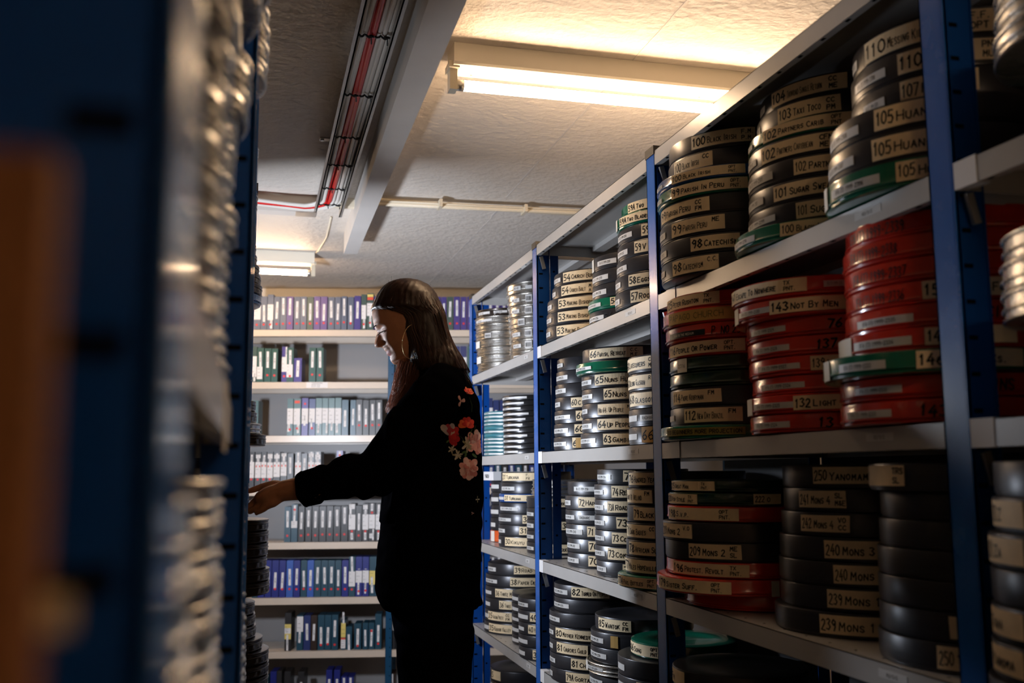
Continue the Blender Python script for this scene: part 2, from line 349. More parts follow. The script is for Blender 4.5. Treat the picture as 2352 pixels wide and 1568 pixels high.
def rack_shelf(parent,x,sx,y0,y1,z,depth,tagtxt=None,cover=True,holes=True,mt='shelf',bright=None):
    """one folded steel shelf: front face, deck, rear lip"""
    mb=MB(); fh=.036
    X=lambda a,b:(min(x+sx*a,x+sx*b),max(x+sx*a,x+sx*b))
    mb.box(*X(0,.0015),y0,y1,z-fh,z,0); mb.box(*X(0,depth),y0,y1,z-.0015,z,0)
    mb.box(*X(0,.014),y0,y1,z-fh-.0012,z-fh,0); mb.box(*X(depth-.0015,depth),y0,y1,z-fh,z,0)
    mb.box(*X(.014,.0155),y0,y1,z-fh-.001,z-fh+.010,0)
    mb.box(*X(depth*.5-.02,depth*.5+.02),y0+.002,y1-.002,z-.018,z-.0015,0)
    for yy in (y0,y1-.0015): mb.box(*X(0,depth),yy,yy+.0015,z-fh,z,0)
    if holes:
        yy=y0+.03
        while yy<y1-.02:
            mb.box(*X(.0035,.0095),yy,yy+.011,z-fh-.0016,z-fh-.0011,1); yy+=.075
        yy=y0+.05
        while yy<y1: mb.box(*X(.02,.024),yy,yy+.004,z+.0001,z+.0004,1); yy+=.075
    o=mb.build('shelf',[M[mt],M['hole']],parent)
    if cover:
        c=MB(); yy=y1
        c.box(*X(-.0012,.02),yy-.046,yy-.002,z-fh-.0018,z+.001)
        c.build('paper_corner',M['paper'],o)
    if tagtxt:
        c=MB(); ya,yb=tagtxt[0],tagtxt[1]; s=1 if sx>0 else -1
        c.box(*X(-.0006,.0),yb,ya,z-fh*.62,z-fh*.28,0)
        sts,w=strokes(tagtxt[2],fh*.14,(ya-yb)*.5)
        ribbons(c,sts,.0008,lambda u,v:(x-sx*.0009,ya-(ya-yb)*.3-u,z-fh*.53+v),1)
        c.build('shelf_tag',[M['print'],M['printink']],o)
    return o
def clips(parent,x,sx,y,z):
    c=MB(); a,b=x+sx*.012,x+sx*.026
    M2=Matrix.Translation((x+sx*.019,y,z-.055))@Matrix.Rotation(-.25*sx,4,'Y')
    c.box(-.006,.006,-.003,.003,-.022,.022,0,M2); c.build('shelf_clip',M['clip'],parent)

# ---- the room
def room():
    def slab(n,mt,*b):
        m=MB(); m.box(*b); return structure(m.build(n,M[mt]))
    slab('floor','floor',-2.4,3.4,-1.6,7.2,FLOOR-.1,FLOOR)
    slab('ceiling','ceiling',-2.4,3.4,-1.6,7.2,HC,HC+.1)
    slab('wall_left','wall',-2.5,-2.4,-1.6,7.2,FLOOR,HC)
    slab('wall_right','wall',3.4,3.5,-1.6,7.2,FLOOR,HC)
    slab('wall_front','wall',-2.4,3.4,-1.7,-1.6,FLOOR,HC)
    a=math.radians(11.6); m=MB(); R=Matrix.Rotation(-a,4,'Z')
    m.box(-2.6,3.4,6.06,6.16,FLOOR,HC,0,R); structure(m.build('wall_back',M['wall']))
    # seams of the ceiling boards and a painted downstand beam
    m=MB()
    for x,y0,y1 in ((.985,.5,3.86),(1.0,4.05,5.9),(-.01,.5,3.9),(-.0,4.05,6.0)):
        pts=[]; k=14
        for i in range(k+1):
            yy=y0+(y1-y0)*i/k; pts.append((x+random.uniform(-.003,.003),yy,HC))
        for p,q in zip(pts,pts[1:]): m.box(min(p[0],q[0])-.0015,max(p[0],q[0])+.0015,p[1],q[1],HC-.0014,HC-.0001)
    o=structure(m.build('trim_1',M['white_paint']))
    m=MB(); xl=lambda y:.347+(y-2.03)*.018; xr=lambda y:.428+(y-2.03)*.0107
    m.rings([[(xl(y),y,1.02),(xr(y),y,1.02),(xr(y)+.001,y,HC-.0002),(xl(y)-.001,y,HC-.0002)] for y in (-1.5,1.5,4.63)]); m.box(.375,.395,-1.5,3.2,1.055,1.075)
    structure(m.build('trim_2',M['white_paint']))
    m=MB(); m.box(-2.3,.385,4.02,4.06,1.085,HC-.0001); m.box(.47,3.3,3.99,4.03,1.105,HC-.0001); structure(m.build('trim_3',M['conduit']))
def ceiling_services():
    t=thing('cable_tray','galvanised cable tray with red and grey cables under the ceiling','cable tray',(0,0,0))
    for s,(a,b) in ((0,((.224,2.1),(.230,4.06))),(1,((.307,2.1),(.329,4.12)))):
        m=MB(); 
        x0=a[0]-(b[0]-a[0])/(b[1]-a[1])*(a[1]+1.4)
        for w0,w1,z0,z1 in ((-.002,.002,1.062,1.10),(-.002 if s else -.010,.010 if s else .002,1.062,1.064)):
            m.poly([(x0+w0,-1.4,z0),(x0+w1,-1.4,z0),(b[0]+w1,b[1],z0),(b[0]+w0,b[1],z0)]); m.poly([(x0+w0,-1.4,z1),(x0+w1,-1.4,z1),(b[0]+w1,b[1],z1),(b[0]+w0,b[1],z1)])
            m.quad((x0+w0,-1.4,z0),(b[0]+w0,b[1],z0),(b[0]+w0,b[1],z1),(x0+w0,-1.4,z1)); m.quad((x0+w1,-1.4,z0),(b[0]+w1,b[1],z0),(b[0]+w1,b[1],z1),(x0+w1,-1.4,z1))
            m.quad((b[0]+w0,b[1],z0),(b[0]+w1,b[1],z0),(b[0]+w1,b[1],z1),(b[0]+w0,b[1],z1))
        m.build('side_rail',M['galv'],t)
    m=MB(); m.poly([(.08,-1.4,1.1),(.165,-1.4,1.1),(.329,4.06,1.1),(.230,4.0,1.1)][::1]); 
    m.v=[(x+(.10 if y<0 else 0)*0,y,z) for x,y,z in m.v]
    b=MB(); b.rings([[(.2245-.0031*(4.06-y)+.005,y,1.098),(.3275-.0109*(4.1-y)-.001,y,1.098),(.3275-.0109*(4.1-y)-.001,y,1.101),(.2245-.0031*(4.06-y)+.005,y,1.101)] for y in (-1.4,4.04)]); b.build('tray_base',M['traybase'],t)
    for y in (3.26,1.6,.2):
        m=MB(); m.box(.192+(y-3.26)*.01,.335+(y-3.26)*.01,y-.014,y+.014,1.102,1.108); m.lathe([(.008,0),(.006,.004)],10,0,(.200,y,1.098)); m.build('hanger',M['galv'],t)
    # cables
    n=7
    for i in range(n):
        fx=(i+.35)/(n-.3); red=i in (2,3)
        pts=[];k=26; ph=random.uniform(0,6)
        for j in range(k+1):
            y=-1.2+(3.92+1.2)*j/k
            xl=.224-.0031*(4.06-y)*.0+.001; xa=.2275+(y-4.06)*.0031; xb=.329+(y-4.1)*.0109
            x=xa+.006+(xb-xa-.012)*fx+.0025*math.sin(y*3+ph)
            z=1.084-(.006 if i%2 else 0)+.003*math.sin(y*4+ph*2)
            pts.append((x,y,z))
        # the bend to the left at the end of the tray
        xe=pts[-1][0]; rr=.06+.012*i; cx=xe-rr
        for q in range(1,8):
            a=q/7*PI/2; pts.append((cx+rr*math.cos(a),3.92+rr*math.sin(a)*.9,1.078-.012*q/7))
        yb=pts[-1][1]
        for q in range(1,9): pts.append((cx-q*.06,yb+.004*math.sin(q+ph),1.066+.028*q/8))
        m=MB(); m.tube(pts,.0078 if red else .0070,8); m.build('cable',M['cable_r' if red else 'cable_w'],t,smooth=PI)
    for y in (2.35,2.75,3.12,3.42,3.72,3.95,1.9):
        m=MB(); xa=.2275+(y-4.06)*.0031+.006; xb=.329+(y-4.1)*.0109-.006
        for q in range(2):
            a,b=(xa,(xa+xb)/2-.002) if q==0 else ((xa+xb)/2+.002,xb)
            pts=[(a+(b-a)*i/8,y+.004*math.sin(i*1.3+q),1.071+.002*math.cos(i*2)) for i in range(9)]
            m.tube([(p[0],p[1],p[2]-.003) for p in pts],.0030,6); m.tube([(b-.006,y,1.070),(b-.003,y+.022,1.058)],.0020,5); m.tube([(b-.006,y,1.068),(b-.012,y-.004,1.064)],.0045,6)
        m.build('cable_tie',M['tie'],t)
    t=thing('conduit_pipe','cream conduit with thin wires crossing the ceiling behind the beam','conduit',(0,0,0))
    for i,(dz,dy,r) in enumerate(((0,0,.011),(.006,-.016,.004),(.004,.018,.006))):
        m=MB(); m.tube([(.472,3.955+dy,1.088+dz),(.9,3.93+dy+.002*i,1.087+dz),(1.4,3.90+dy,1.088+dz),(2.2,3.87+dy,1.088+dz),(3.3,3.83+dy,1.088+dz)],r,8); m.build('pipe',M['conduit'],t,smooth=PI)
    for x in (.72,1.08,1.5,2.0):
        m=MB(); m.box(x-.006,x+.006,3.89,3.96,1.074,1.105); m.build('saddle_clip',M['conduit'],t)
    t=thing('cable_trunking','long pale trunking box on the ceiling at the end of the cable tray','trunking',(0,0,0))
    m=MB(); m.box(-1.6,.235,4.10,4.17,1.07,1.084); m.build('trunk_body',M['white_paint'],t)
    m=MB(); m.box(.15,.236,4.098,4.172,1.0698,1.0701); m.build('end_cover',M['galv'],t)
    m=MB(); m.tube([(.31,4.33,1.114),(.318,4.7,1.112),(.300,5.0,1.113),(.29,5.06,1.113)],.004,6); tag(m.build('thin_cable',M['conduit'],smooth=PI),'thin painted cable running along the ceiling to the far lamp','cable')
def lamp(name,label,x0,x1,y,tm,mirror=False):
    t=thing(name,label,'ceiling light',((x0+x1)/2,y,HC))
    cx=(x0+x1)/2; L=(x1-x0)/2
    m=MB()
    rs=[]
    for x in (-L,L): rs.append([(x,-.045,-.0005),(x,-.045,-.052),(x,-.040,-.058),(x,.040,-.058),(x,.045,-.052),(x,.045,-.0005)])
    m.rings(rs); m.build('lamp_body',M['fixture'],t)
    m=MB(); m.tube([(-L+.014,0,-.100),(L-.014,0,-.100)],.0145,20); m.build('tube_lamp',M[tm],t,smooth=PI)
    for s in (-1,1):
        m=MB(); x=s*(L-.004)
        m.box(x-.010,x+.010,-.018,.018,-.118,-.056); m.box(x-.014,x+.014,-.030,.030,-.062,-.045); h=m.build('lampholder',M['holder'],t)
        c=MB(); c.tube([(s*(L-.034),0,-.100),(s*(L-.013),0,-.100)],.0152,16); c.build('tube_end_cap',M['galv'],h,smooth=PI)
    for xx in (-L*.9,L*.2):
        m=MB(); m.lathe([(.004,-.0592),(.0036,-.058)],10,0,(xx,.025,0)); m.build('screw',M['galv'],t)
# ---- racks
PY=[4.3467,3.2967,2.2467,1.1967,.1467]
def racks():
    t=thing('shelving_rack','long blue and grey steel shelving rack loaded with film cans, beside the woman','shelving rack',(0,0,0))
    for y in PY: rack_post(t,W,y,1,FLOOR,.7862,inner=y>3)
    for y in PY:   # rear posts
        rack_post(t,W+.47,y,-1,FLOOR,.7862)
    tags={('T',2):None}
    for i in range(4):
        y1=PY[i]-.050 if i<4 else 0; y0=PY[i+1]+.001
        for k in 'TABCDE':
            tg=None
            if k!='T': 
                tg={0:(y0+.12,y0+.07,'R2/1'),1:(y0+.165,y0+.095,'R2.2/2'),2:(y0+.185,y0+.115,'R2/3/2'),3:None}[i]
            o=rack_shelf(t,W+.001,1,y0,y1,SH[k],.44,tg,cover=(k!='T' and i in (1,3)))
        for k in 'TABCD': clips(t,W,1,y1-.012,SH[k]-.01)
        if i==2:
            for k in 'AB':
                c=MB(); c.box(W-.0008,W+.0,y1-.105,y1-.055,SH[k]-.0365,SH[k]+.0); c.build('blank_tag',M['shelf'],t)
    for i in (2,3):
        m=MB(); m.box(W+.446,W+.449,PY[i+1]+.002,PY[i]-.052,FLOOR+.05,.74); m.build('back_panel',M['darkpanel'],t)  # added dark sheets that close the view so the bays go black
    m=MB(); m.box(W+.446,W+.449,PY[2]+.002,PY[2]+.52,FLOOR+.05,.36); m.build('back_panel',M['darkpanel'],t)  # added half sheet, dark where the gap behind is only shade
    for i in (0,1):
        m=MB(); m.box(W+.452,W+.456,PY[i+1],PY[i]-.05,.70,.745); m.build('rear_tie_bar',M['shelf'],t)
    # left rack, edge on to the lens
    t=thing('shelving_rack','dark blue steel shelving rack close to the lens, stacked with tins, opposite the woman','shelving rack',(0,0,0))
    X=-.004; XS=-.020; LY=[.278,1.10,1.955,2.80]
    for i,y in enumerate(LY):
        o=rack_post(t,X-(.014 if i==0 else 0),y,-1,FLOOR,.7862)
        rack_post(t,X-.47,y,1,FLOOR,.7862)
        if i==0:
            c=MB(); c.box(-.0405,-.0275,.1765,.1777,-.0250,-.0192); c.build('hole_glare_patch',M['tan'],o)  # tan patch stands in for bright glare through a post hole
    for i in range(3):
        y0=(.230 if i==0 else LY[i]+.001); y1=LY[i+1]-.051
        for k in 'TABCDE': rack_shelf(t,XS,-1,y0,y1,SH[k],.44,None,cover=False,holes=False)
    for k,z in (('B',.066),):
        c=MB(); c.box(XS,XS+.0012,.74,.80,z-.050,z+.001); c.box(XS-.03,XS+.0012,.74,.80,z+.0002,z+.0012); c.build('paper_flap',M['paper'],t)
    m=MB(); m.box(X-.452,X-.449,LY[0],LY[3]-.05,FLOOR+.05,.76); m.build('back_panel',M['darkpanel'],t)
    # carton beside the first post
    t=thing('cardboard_carton','tall flat brown cardboard carton standing against the nearest post at the extreme left','carton',(0,0,0))
    m=MB(); m.box(-.23,-.0305,.160,.170,FLOOR,.0490); m.build('carton_body',M['carton'],t)
    m=MB(); m.box(-.16,-.11,.1585,.1715,-.3,.0497); m.build('packing_tape',M['ochre'],t)
def backrack():
    a=math.radians(11.6); c=5.649
    t=thing('shelving_rack','cream and blue shelving rack along the back wall, filled with tape cases','shelving rack',(0,0,0),rz=-a)
    # local frame: x along the rack, y away from the aisle
    def box(n,mt,b,parent=t):
        m=MB(); m.box(*b); return m.build(n,M[mt],parent)
    S0=.753*math.cos(a)-5.612*math.sin(a)
    S0=-.39*0+ (0.75351*math.cos(a)-5.61212*math.sin(a))
    for s in (-1.0,0,1.0,2.0):
        x=S0+s
        for y in (c-.002,c+.36):
            m=MB(); m.box(x-.0175,x+.0175,y,y+.003,FLOOR,1.02 if s<9 else 1); m.box(x-.0175,x-.0155,y,y+.04,FLOOR,1.02); m.box(x+.0155,x+.0175,y,y+.04,FLOOR,1.02)
            z=FLOOR+.02
            while z<1.0: m.box(x+.004,x+.010,y-.0004,y,z,z+.005,1); z+=.05
            p=m.build('post',[M['teal'],M['hole']],t)
    for b in range(3):
        x0,x1=S0+b-1+.018,S0+b-.018
        for z in ROWZ:
            m=MB(); m.box(x0,x1,c,c+.0015,z-.036,z); m.box(x0,x1,c,c+.33,z-.0015,z); m.box(x0,x1,c,c+.02,z-.0372,z-.036); m.box(x0,x1,c+.3285,c+.33,z-.040,z); m.box(x0,x1,c+.30,c+.33,z-.041,z-.040)
            o=m.build('shelf',M['shelf_back'],t)
            if b==1-1 and abs(z-ROWZ[1])<.001:
                xs=S0-.415
                q=MB(); q.box(xs-.06,xs+.06,c-.0008,c,z-.033,z-.001,0)
                for i,tx in enumerate(('TECHNICOLOUR SCENES','MASTER TAPES','MV 0151-0485')):
                    sts,w=strokes(tx,.0045,.06)
                    ribbons(q,sts,.0007,lambda u,v,i=i:(xs-.03+u,c-.0011,z-.009-.010*i+v),1)
                q.build('shelf_tag',[M['paper'],M['printink']],o)
        m=MB(); m.box(x0,x1,c+.362,c+.365,FLOOR,.82); m.build('back_panel',M['panel'],t)
    return S0
def tapes(S0):
    a=math.radians(11.6); c=5.649; R=Matrix.Rotation(-a,4,'Z')
    names={'g':'grey green','G':'green','b':'slate blue','p':'lilac','P':'purple','k':'black','n':'navy','N':'royal blue','B':'bright blue','t':'pale teal','T':'dark teal','K':'brown'}
    rows=['top','second','third','fourth','fifth','sixth','seventh','bottom']
    words=['first','second','third','fourth','fifth','sixth','seventh','eighth','ninth','tenth','eleventh','twelfth','thirteenth','fourteenth','fifteenth','sixteenth','seventeenth','eighteenth','nineteenth','twentieth']
    words+=['twenty-'+w for w in words[:9]]+['thirtieth']+['thirty-'+w for w in words[:9]]+['fortieth']+['forty-'+w for w in words[:9]]
    cnt={}
    for row,s0,s1,h,col,fs in TAPES:
        z=ROWZ[row]; w=s1-s0-.0008; D=.125 if col!='k' else .13
        y0=c+.012+random.uniform(-.004,.006)
        k=cnt.get(row,0); cnt[row]=k+1
        feat='white block' if any(f[0]=='w' for f in fs) else ('yellow label' if any(f[0]=='y' for f in fs) else ('red dot' if any(f[0]=='d' for f in fs) else 'plain strip'))
        label='%s tape case with %s, %s from left on %s shelf of back rack'%(names[col],feat,words[k],rows[row])
        t=thing('tape_case',label,'tape case',R@Vector((s0+w/2,y0,z+.0007)),group=None,rz=-a)
        m=MB(); m.box(-w/2,w/2,.0015,D,.0,h); m.box(-w/2+.002,w/2-.002,0,.002,.003,h-.003); m.box(-w/2+.003,w/2-.003,.004,D-.004,h,h+.0008)
        m.build('case_body',TM[col],t)
        mb=MB()
        for q,(kk,za,zb,fa,fb) in enumerate(fs):
            e=-.0006-.0002*q
            if kk in 'lwyr':
                xa,xb=-w/2+w*fa,-w/2+w*fb; q_=.0
                mi={'l':'paper','w':'paper','y':'yellow','r':'redlabel'}[kk]
                sk=random.uniform(-.0015,.0015) if kk=='l' else 0
                lb=MB(); 
                lb.poly([(xa+sk,e,za),(xb+sk,e,za),(xb-sk,e,zb),(xa-sk,e,zb)],0)
                for (p,r_) in (((xa+sk,za),(xb+sk,za)),((xb+sk,za),(xb-sk,zb)),((xb-sk,zb),(xa-sk,zb)),((xa-sk,zb),(xa+sk,za))): lb.quad((p[0],0,p[1]),(r_[0],0,r_[1]),(r_[0],e,r_[1]),(p[0],e,p[1]),0)
                if kk=='l':
                    sts,tw=strokes('MV %04d'%random.randint(100,480),.0042,(zb-za)*.5)
                    ribbons(lb,sts,.0010,lambda u,v:((xa+xb)/2-.002+v,e-.0002,(za+zb)/2+tw*.5-u),1)
                elif kk in 'wy' and zb-za>.015:
                    for r in range(3):
                        zz=zb-(zb-za)*(.2+.28*r)
                        sts,tw=strokes(random.choice(('BCT-60','UCA60','PAL','60 MIN','20','SP')),.0028,(xb-xa)*.7)
                        ribbons(lb,sts,.0006,lambda u,v:(xa+(xb-xa)*.15+u,e-.0002,zz+v),1)
                lb.build('spine_label',[M[mi],M['printink']],t)
            elif kk in 'ds':
                lb=MB(); rad=.0064; cx=-w/2+w*(fa if False else .5); 
                ring=[(cx+rad*math.cos(i*PI/8),-.0014,za+rad*math.sin(i*PI/8)) for i in range(16)]
                lb.poly(ring); ring2=[(p[0],0,p[2]) for p in ring]
                for i in range(16): lb.quad(ring[i],ring[(i+1)%16],ring2[(i+1)%16],ring2[i])
                lb.build('red_dot',M['dot'],t)
            elif kk=='R':
                lb=MB()
                for sx in (-1,1): lb.box(sx*w*.3-.0032,sx*w*.3+.0032,-.0013,0,za-.005,za+.005)
                lb.build('red_mark',M['redlabel'],t)
            elif kk=='S':
                lb=MB(); sts,tw=strokes('SONY',.0035,w*.8)
                ribbons(lb,sts,.0009,lambda u,v:(-tw/2+u,-.0006,za+v),0)
                lb.build('lettering',M['paper'],t)
def extras():
    a=math.radians(11.6); R=Matrix.Rotation(-a,4,'Z')
    # loose boxes on the far bay of the can rack
    t=thing('flat_box','white flat box lying on the orange-based stack, third shelf, far bay','box',(1.055,4.13,-.0345))
    m=MB(); m.box(-.085,.085,-.09,.09,0,.036); m.build('box_body',M['paper'],t)
    m=MB(); sts,w=strokes('PARISH',.014,.10); ribbons(m,sts,.0025,lambda u,v:(-.0856,.06-u,.010+v),0); m.build('marker_writing',M['ink'],t)
CANS=[
['right|near|top|left',[['g',1.063,2.043,0.421,0.1669,0.0432,[['T',-2.992,-2.252,'98 CATECHISM^C.C.'],['P',-3.435,-3.237,'#2291']]],['g',1.0631,2.043,0.4642,0.168,0.0432,[['T',-2.633,-1.977,'98 CATECHISM'],['P',-3.434,-3.138,'#2292']]],['g',1.0632,2.043,0.5073,0.168,0.0432,[['T',-2.979,-2.158,'99 PARISH PERU^ME'],['P',-3.434,-3.167,'#2293']]],['g',1.0654,2.043,0.5505,0.168,0.0432,[['T',-3.355,-2.36,'99 PARISH PERU^CC|FM']]],['G',1.0588,2.043,0.5937,0.168,0.0335,[['T',-2.924,-1.829,'99 PARISH IN PERU^OPT.|PNT.'],['P',-3.431,-3.196,'#2295']]],['b',1.0586,2.043,0.6272,0.168,0.0284,[['T',-2.909,-1.854,'100 BLACK IRISH^OPT|PNT.'],['P',-3.43,-3.163,'#2296']]],['g',1.0816,2.043,0.6557,0.162,0.0432,[['T',-3.135,-2.404,'100 BLACK IRISH^CC']]],['g',1.084,2.043,0.6988,0.162,0.0432,[['T',-2.743,-1.837,'100 BLACK IRISH^F.M.|P.M.']]]]],
['right|near|top|middle',[['G',1.0775,1.702,0.421,0.1687,0.0326,[['T',-2.585,-1.997,'100 BLACK IRISH'],['P',-3.514,-2.944,'#2298']]],['g',1.1082,1.702,0.4536,0.168,0.042,[['T',-2.568,-2.115,'101 SUGAR'],['P',-3.527,-2.844,'#2299']]],['g',1.1108,1.702,0.4956,0.168,0.042,[['T',-2.87,-2.117,'101 SUGAR SWEAT'],['P',-3.527,-3.053,'#2300']]],['g',1.1116,1.702,0.5375,0.168,0.042,[['T',-2.591,-2.042,'102 PARTNERS'],['P',-3.527,-2.882,'#2301']]],['g',1.1133,1.702,0.5795,0.168,0.042,[['T',-3.078,-2.102,'102 PARTNERS CARIBBEAN^CFM|ME'],['P',-3.527,-3.202,'#2302']]],['G',1.1193,1.702,0.6215,0.172,0.0326,[['T',-3.048,-1.98,'102 PARTNERS CARIB^OPT|PNT'],['P',-3.528,-3.329,'#2303']]],['g',1.1292,1.702,0.6541,0.162,0.042,[['T',-2.924,-2.133,'103 TAXI TOCO^CC|PM'],['P',-3.533,-3.345,'#2304']]],['g',1.1379,1.702,0.696,0.162,0.042,[['T',-3.105,-2.1,'104 TRINIDAD SINGLE RETURN^CC|ME'],['P',-3.535,-3.298,'#2305']]]]],
['right|near|top|right',[['G',1.0702,1.36,0.421,0.1698,0.0423,[['P',-3.341,-2.691,'#2306'],['T',-2.537,-1.912,'105 HUANCA'],['W',-3.607,-3.461,'']]],['g',1.077,1.36,0.4633,0.168,0.0473,[['P',-3.611,-3.021,'#2307'],['T',-2.796,-2.047,'105 HUANCA']]],['g',1.0829,1.36,0.5107,0.168,0.0473,[['P',-3.612,-2.98,'#2308'],['T',-2.786,-2.058,'105 HUANCA']]],['g',1.1148,1.36,0.558,0.158,0.0473,[['P',-3.228,-2.91,'#2309'],['T',-2.724,-2.003,'107 HUANCA^C|M']]],['g',1.1167,1.36,0.6053,0.158,0.0473,[['P',-3.425,-2.892,'#2310'],['T',-2.745,-1.764,'110 MESSING VA^PNT.|MUL.']]],['g',1.1228,1.36,0.6527,0.158,0.0473,[['T',-3.227,-1.793,'110 MESSING KIDS AND KIDS^F.F.|OPT M'],['P',-3.629,-3.426,'#2311']]]]],
['right|near|second|left',[['G',1.0519,2.043,0.066,0.168,0.0291,[['Y',-3.129,-1.939,'113 BEGINNERS MORE PROJECTION']]],['g',1.0708,2.043,0.0951,0.162,0.0412,[['T',-2.934,-2.064,'112 NEW DAY BRAZIL^FM'],['P',-3.546,-3.225,'']]],['g',1.072,2.043,0.1363,0.162,0.0412,[['T',-3.263,-2.331,'114 PADRE KERRYMAN^FM']]],['d',1.072,2.043,0.1775,0.163,0.033,[]],['d',1.0719,2.043,0.2104,0.163,0.033,[['W',-3.075,-2.859,'2316']]],['r',1.0718,2.043,0.2434,0.164,0.0349,[['T',-3.332,-2.005,'116 PEOPLE OR POWER^OPT.|PNT.']]],['r',1.0697,2.043,0.2783,0.1677,0.0349,[['K',-3.19,-2.506,'MAN IS THE MEDIUM'],['I',-2.41,-2.051,'P. NO 25']]],['r',1.0653,2.043,0.3132,0.1688,0.0349,[['O',-3.144,-1.915,'PAPAGO CHURCH']]],['r',1.0727,2.043,0.3481,0.166,0.0349,[['T',-3.395,-2.313,'125 PETER RUSHTON^TX|PNT.']]]]],
['right|near|second|middle',[['r',1.0921,1.7,0.066,0.1664,0.0349,[['P',-3.316,-2.675,'#2324'],['I',-2.348,-2.149,'13']]],['r',1.0905,1.7,0.1009,0.1684,0.0349,[['W',-3.555,-3.301,''],['P',-3.247,-2.605,'#2325'],['T',-2.6,-1.853,'132 LIGHT']]],['r',1.0987,1.7,0.1357,0.1646,0.0349,[['P',-3.167,-2.519,'#2326']]],['r',1.0971,1.7,0.1706,0.1685,0.0349,[['P',-3.168,-2.544,'#2327'],['T',-2.426,-1.865,'139 LAST']]],['r',1.0956,1.7,0.2055,0.1694,0.0349,[['P',-3.259,-2.652,'#2328'],['I',-2.346,-2.15,'137']]],['r',1.0951,1.7,0.2404,0.1696,0.0349,[['P',-3.271,-2.682,'#2329'],['I',-2.225,-2.031,'76']]],['r',1.0719,1.7,0.2752,0.1702,0.0349,[['W',-3.515,-3.319,''],['P',-3.288,-2.721,'#2330'],['T',-2.721,-1.839,'143 NOT BY MEN']]],['r',1.0666,1.7,0.3101,0.1701,0.0349,[['T',-3.512,-2.27,'141 ESCAPE TO NOWHERE^TX|PNT.'],['P',-2.1,-1.847,'#2331']]]]],
['right|near|second|right',[['r',1.0787,1.36,0.066,0.1704,0.0357,[['P',-3.338,-2.75,'#2331'],['I',-2.494,-1.751,'143 WHOS']]],['r',1.0774,1.36,0.1017,0.1684,0.0357,[['P',-3.176,-2.639,'#2332'],['I',-2.18,-1.729,'145 GINS']]],['G',1.0557,1.36,0.1373,0.1746,0.0347,[['W',-3.499,-3.337,''],['P',-3.148,-2.639,'#2333'],['T',-2.383,-1.532,'146 CAMP. RES.']]],['r',1.0796,1.36,0.172,0.1667,0.0357,[['W',-3.645,-3.234,''],['P',-3.18,-2.54,'#2334'],['T',-2.425,-1.67,'147 BATUI O']]],['r',1.0908,1.36,0.2077,0.1659,0.0357,[['P',-3.226,-2.574,'#2335'],['I',-2.204,-1.737,'149 CITT']]],['r',1.0944,1.36,0.2433,0.1662,0.0357,[['I',-3.269,-2.667,'#2336'],['T',-2.5,-1.65,'151 GETTYS FOLLY']]],['r',1.0947,1.36,0.279,0.167,0.0357,[['I',-3.295,-2.636,'#2337']]],['r',1.0951,1.36,0.3147,0.1675,0.0357,[['I',-3.323,-2.708,'#2338']]],['r',1.1021,1.36,0.3503,0.168,0.0357,[['I',-3.392,-2.671,'#2339']]]]],
['right|near|third|left',[['r',1.093,2.043,-0.2905,0.16,0.0337,[]],['r',1.0402,2.043,-0.2568,0.174,0.0337,[['T',-3.284,-2.108,'179 SISTER SUFF.^OPT|PNT.'],['W',-1.641,-1.541,'']]],['r',1.0575,2.043,-0.2231,0.168,0.0337,[['T',-3.111,-1.984,'196 PROTEST. REVOLT^TX|PNT.']]],['g',1.0565,2.043,-0.1895,0.168,0.0398,[['T',-2.763,-2.058,'209 MONS 2^ME|SL']]],['g',1.0535,2.043,-0.1497,0.17,0.0398,[['T',-3.395,-2.673,'209 MONS 2^V.O']]],['r',1.0618,2.043,-0.1099,0.167,0.0337,[['T',-3.31,-2.107,'198 S.V.P.^OPT|PNT.']]],['d',1.0647,2.043,-0.0763,0.166,0.0281,[['T',-3.443,-2.671,'220 POP STYLE^TX|PNT.'],['T',-1.937,-1.593,'222 O']]],['d',1.0697,2.043,-0.0482,0.163,0.0262,[['T',-3.445,-2.451,'215 GREAT MAN^TX|PNT.']]]]],
['right|near|third|middle',[['g',1.1251,1.685,-0.2905,0.1693,0.0426,[['T',-2.66,-1.978,'239 MONS 1']]],['g',1.1343,1.685,-0.2479,0.165,0.0426,[['T',-2.626,-2.005,'239 MONS 1']]],['g',1.1334,1.685,-0.2052,0.165,0.0426,[['T',-2.539,-1.987,'240 MONS 3']]],['g',1.1363,1.685,-0.1626,0.165,0.0426,[['T',-2.647,-1.988,'240 MONS 3 N']]],['g',1.1397,1.685,-0.1199,0.163,0.0426,[['T',-2.982,-2.379,'242 MONS 4^VO|CC']]],['g',1.1429,1.685,-0.0773,0.16,0.0426,[['T',-3.051,-2.425,'241 MONS 4^SL|M&E']]],['g',1.1421,1.685,-0.0346,0.16,0.0426,[['T',-2.809,-2.105,'250 YANOMAMI']]]]],
['right|near|third|right',[['g',1.1154,1.345,-0.2905,0.1673,0.0426,[['T',-2.726,-2.187,'250 YANO']]],['g',1.1205,1.345,-0.2479,0.168,0.0426,[['T',-2.63,-2.128,'']]],['g',1.1215,1.345,-0.2052,0.168,0.0426,[]],['g',1.1225,1.345,-0.1626,0.168,0.0426,[]],['g',1.1276,1.345,-0.1199,0.168,0.0426,[]],['g',1.1326,1.345,-0.0773,0.168,0.0426,[]],['g',1.119,1.345,-0.0346,0.172,0.0426,[['T',-3.65,-2.951,'Y^TRS|SL']]]]],
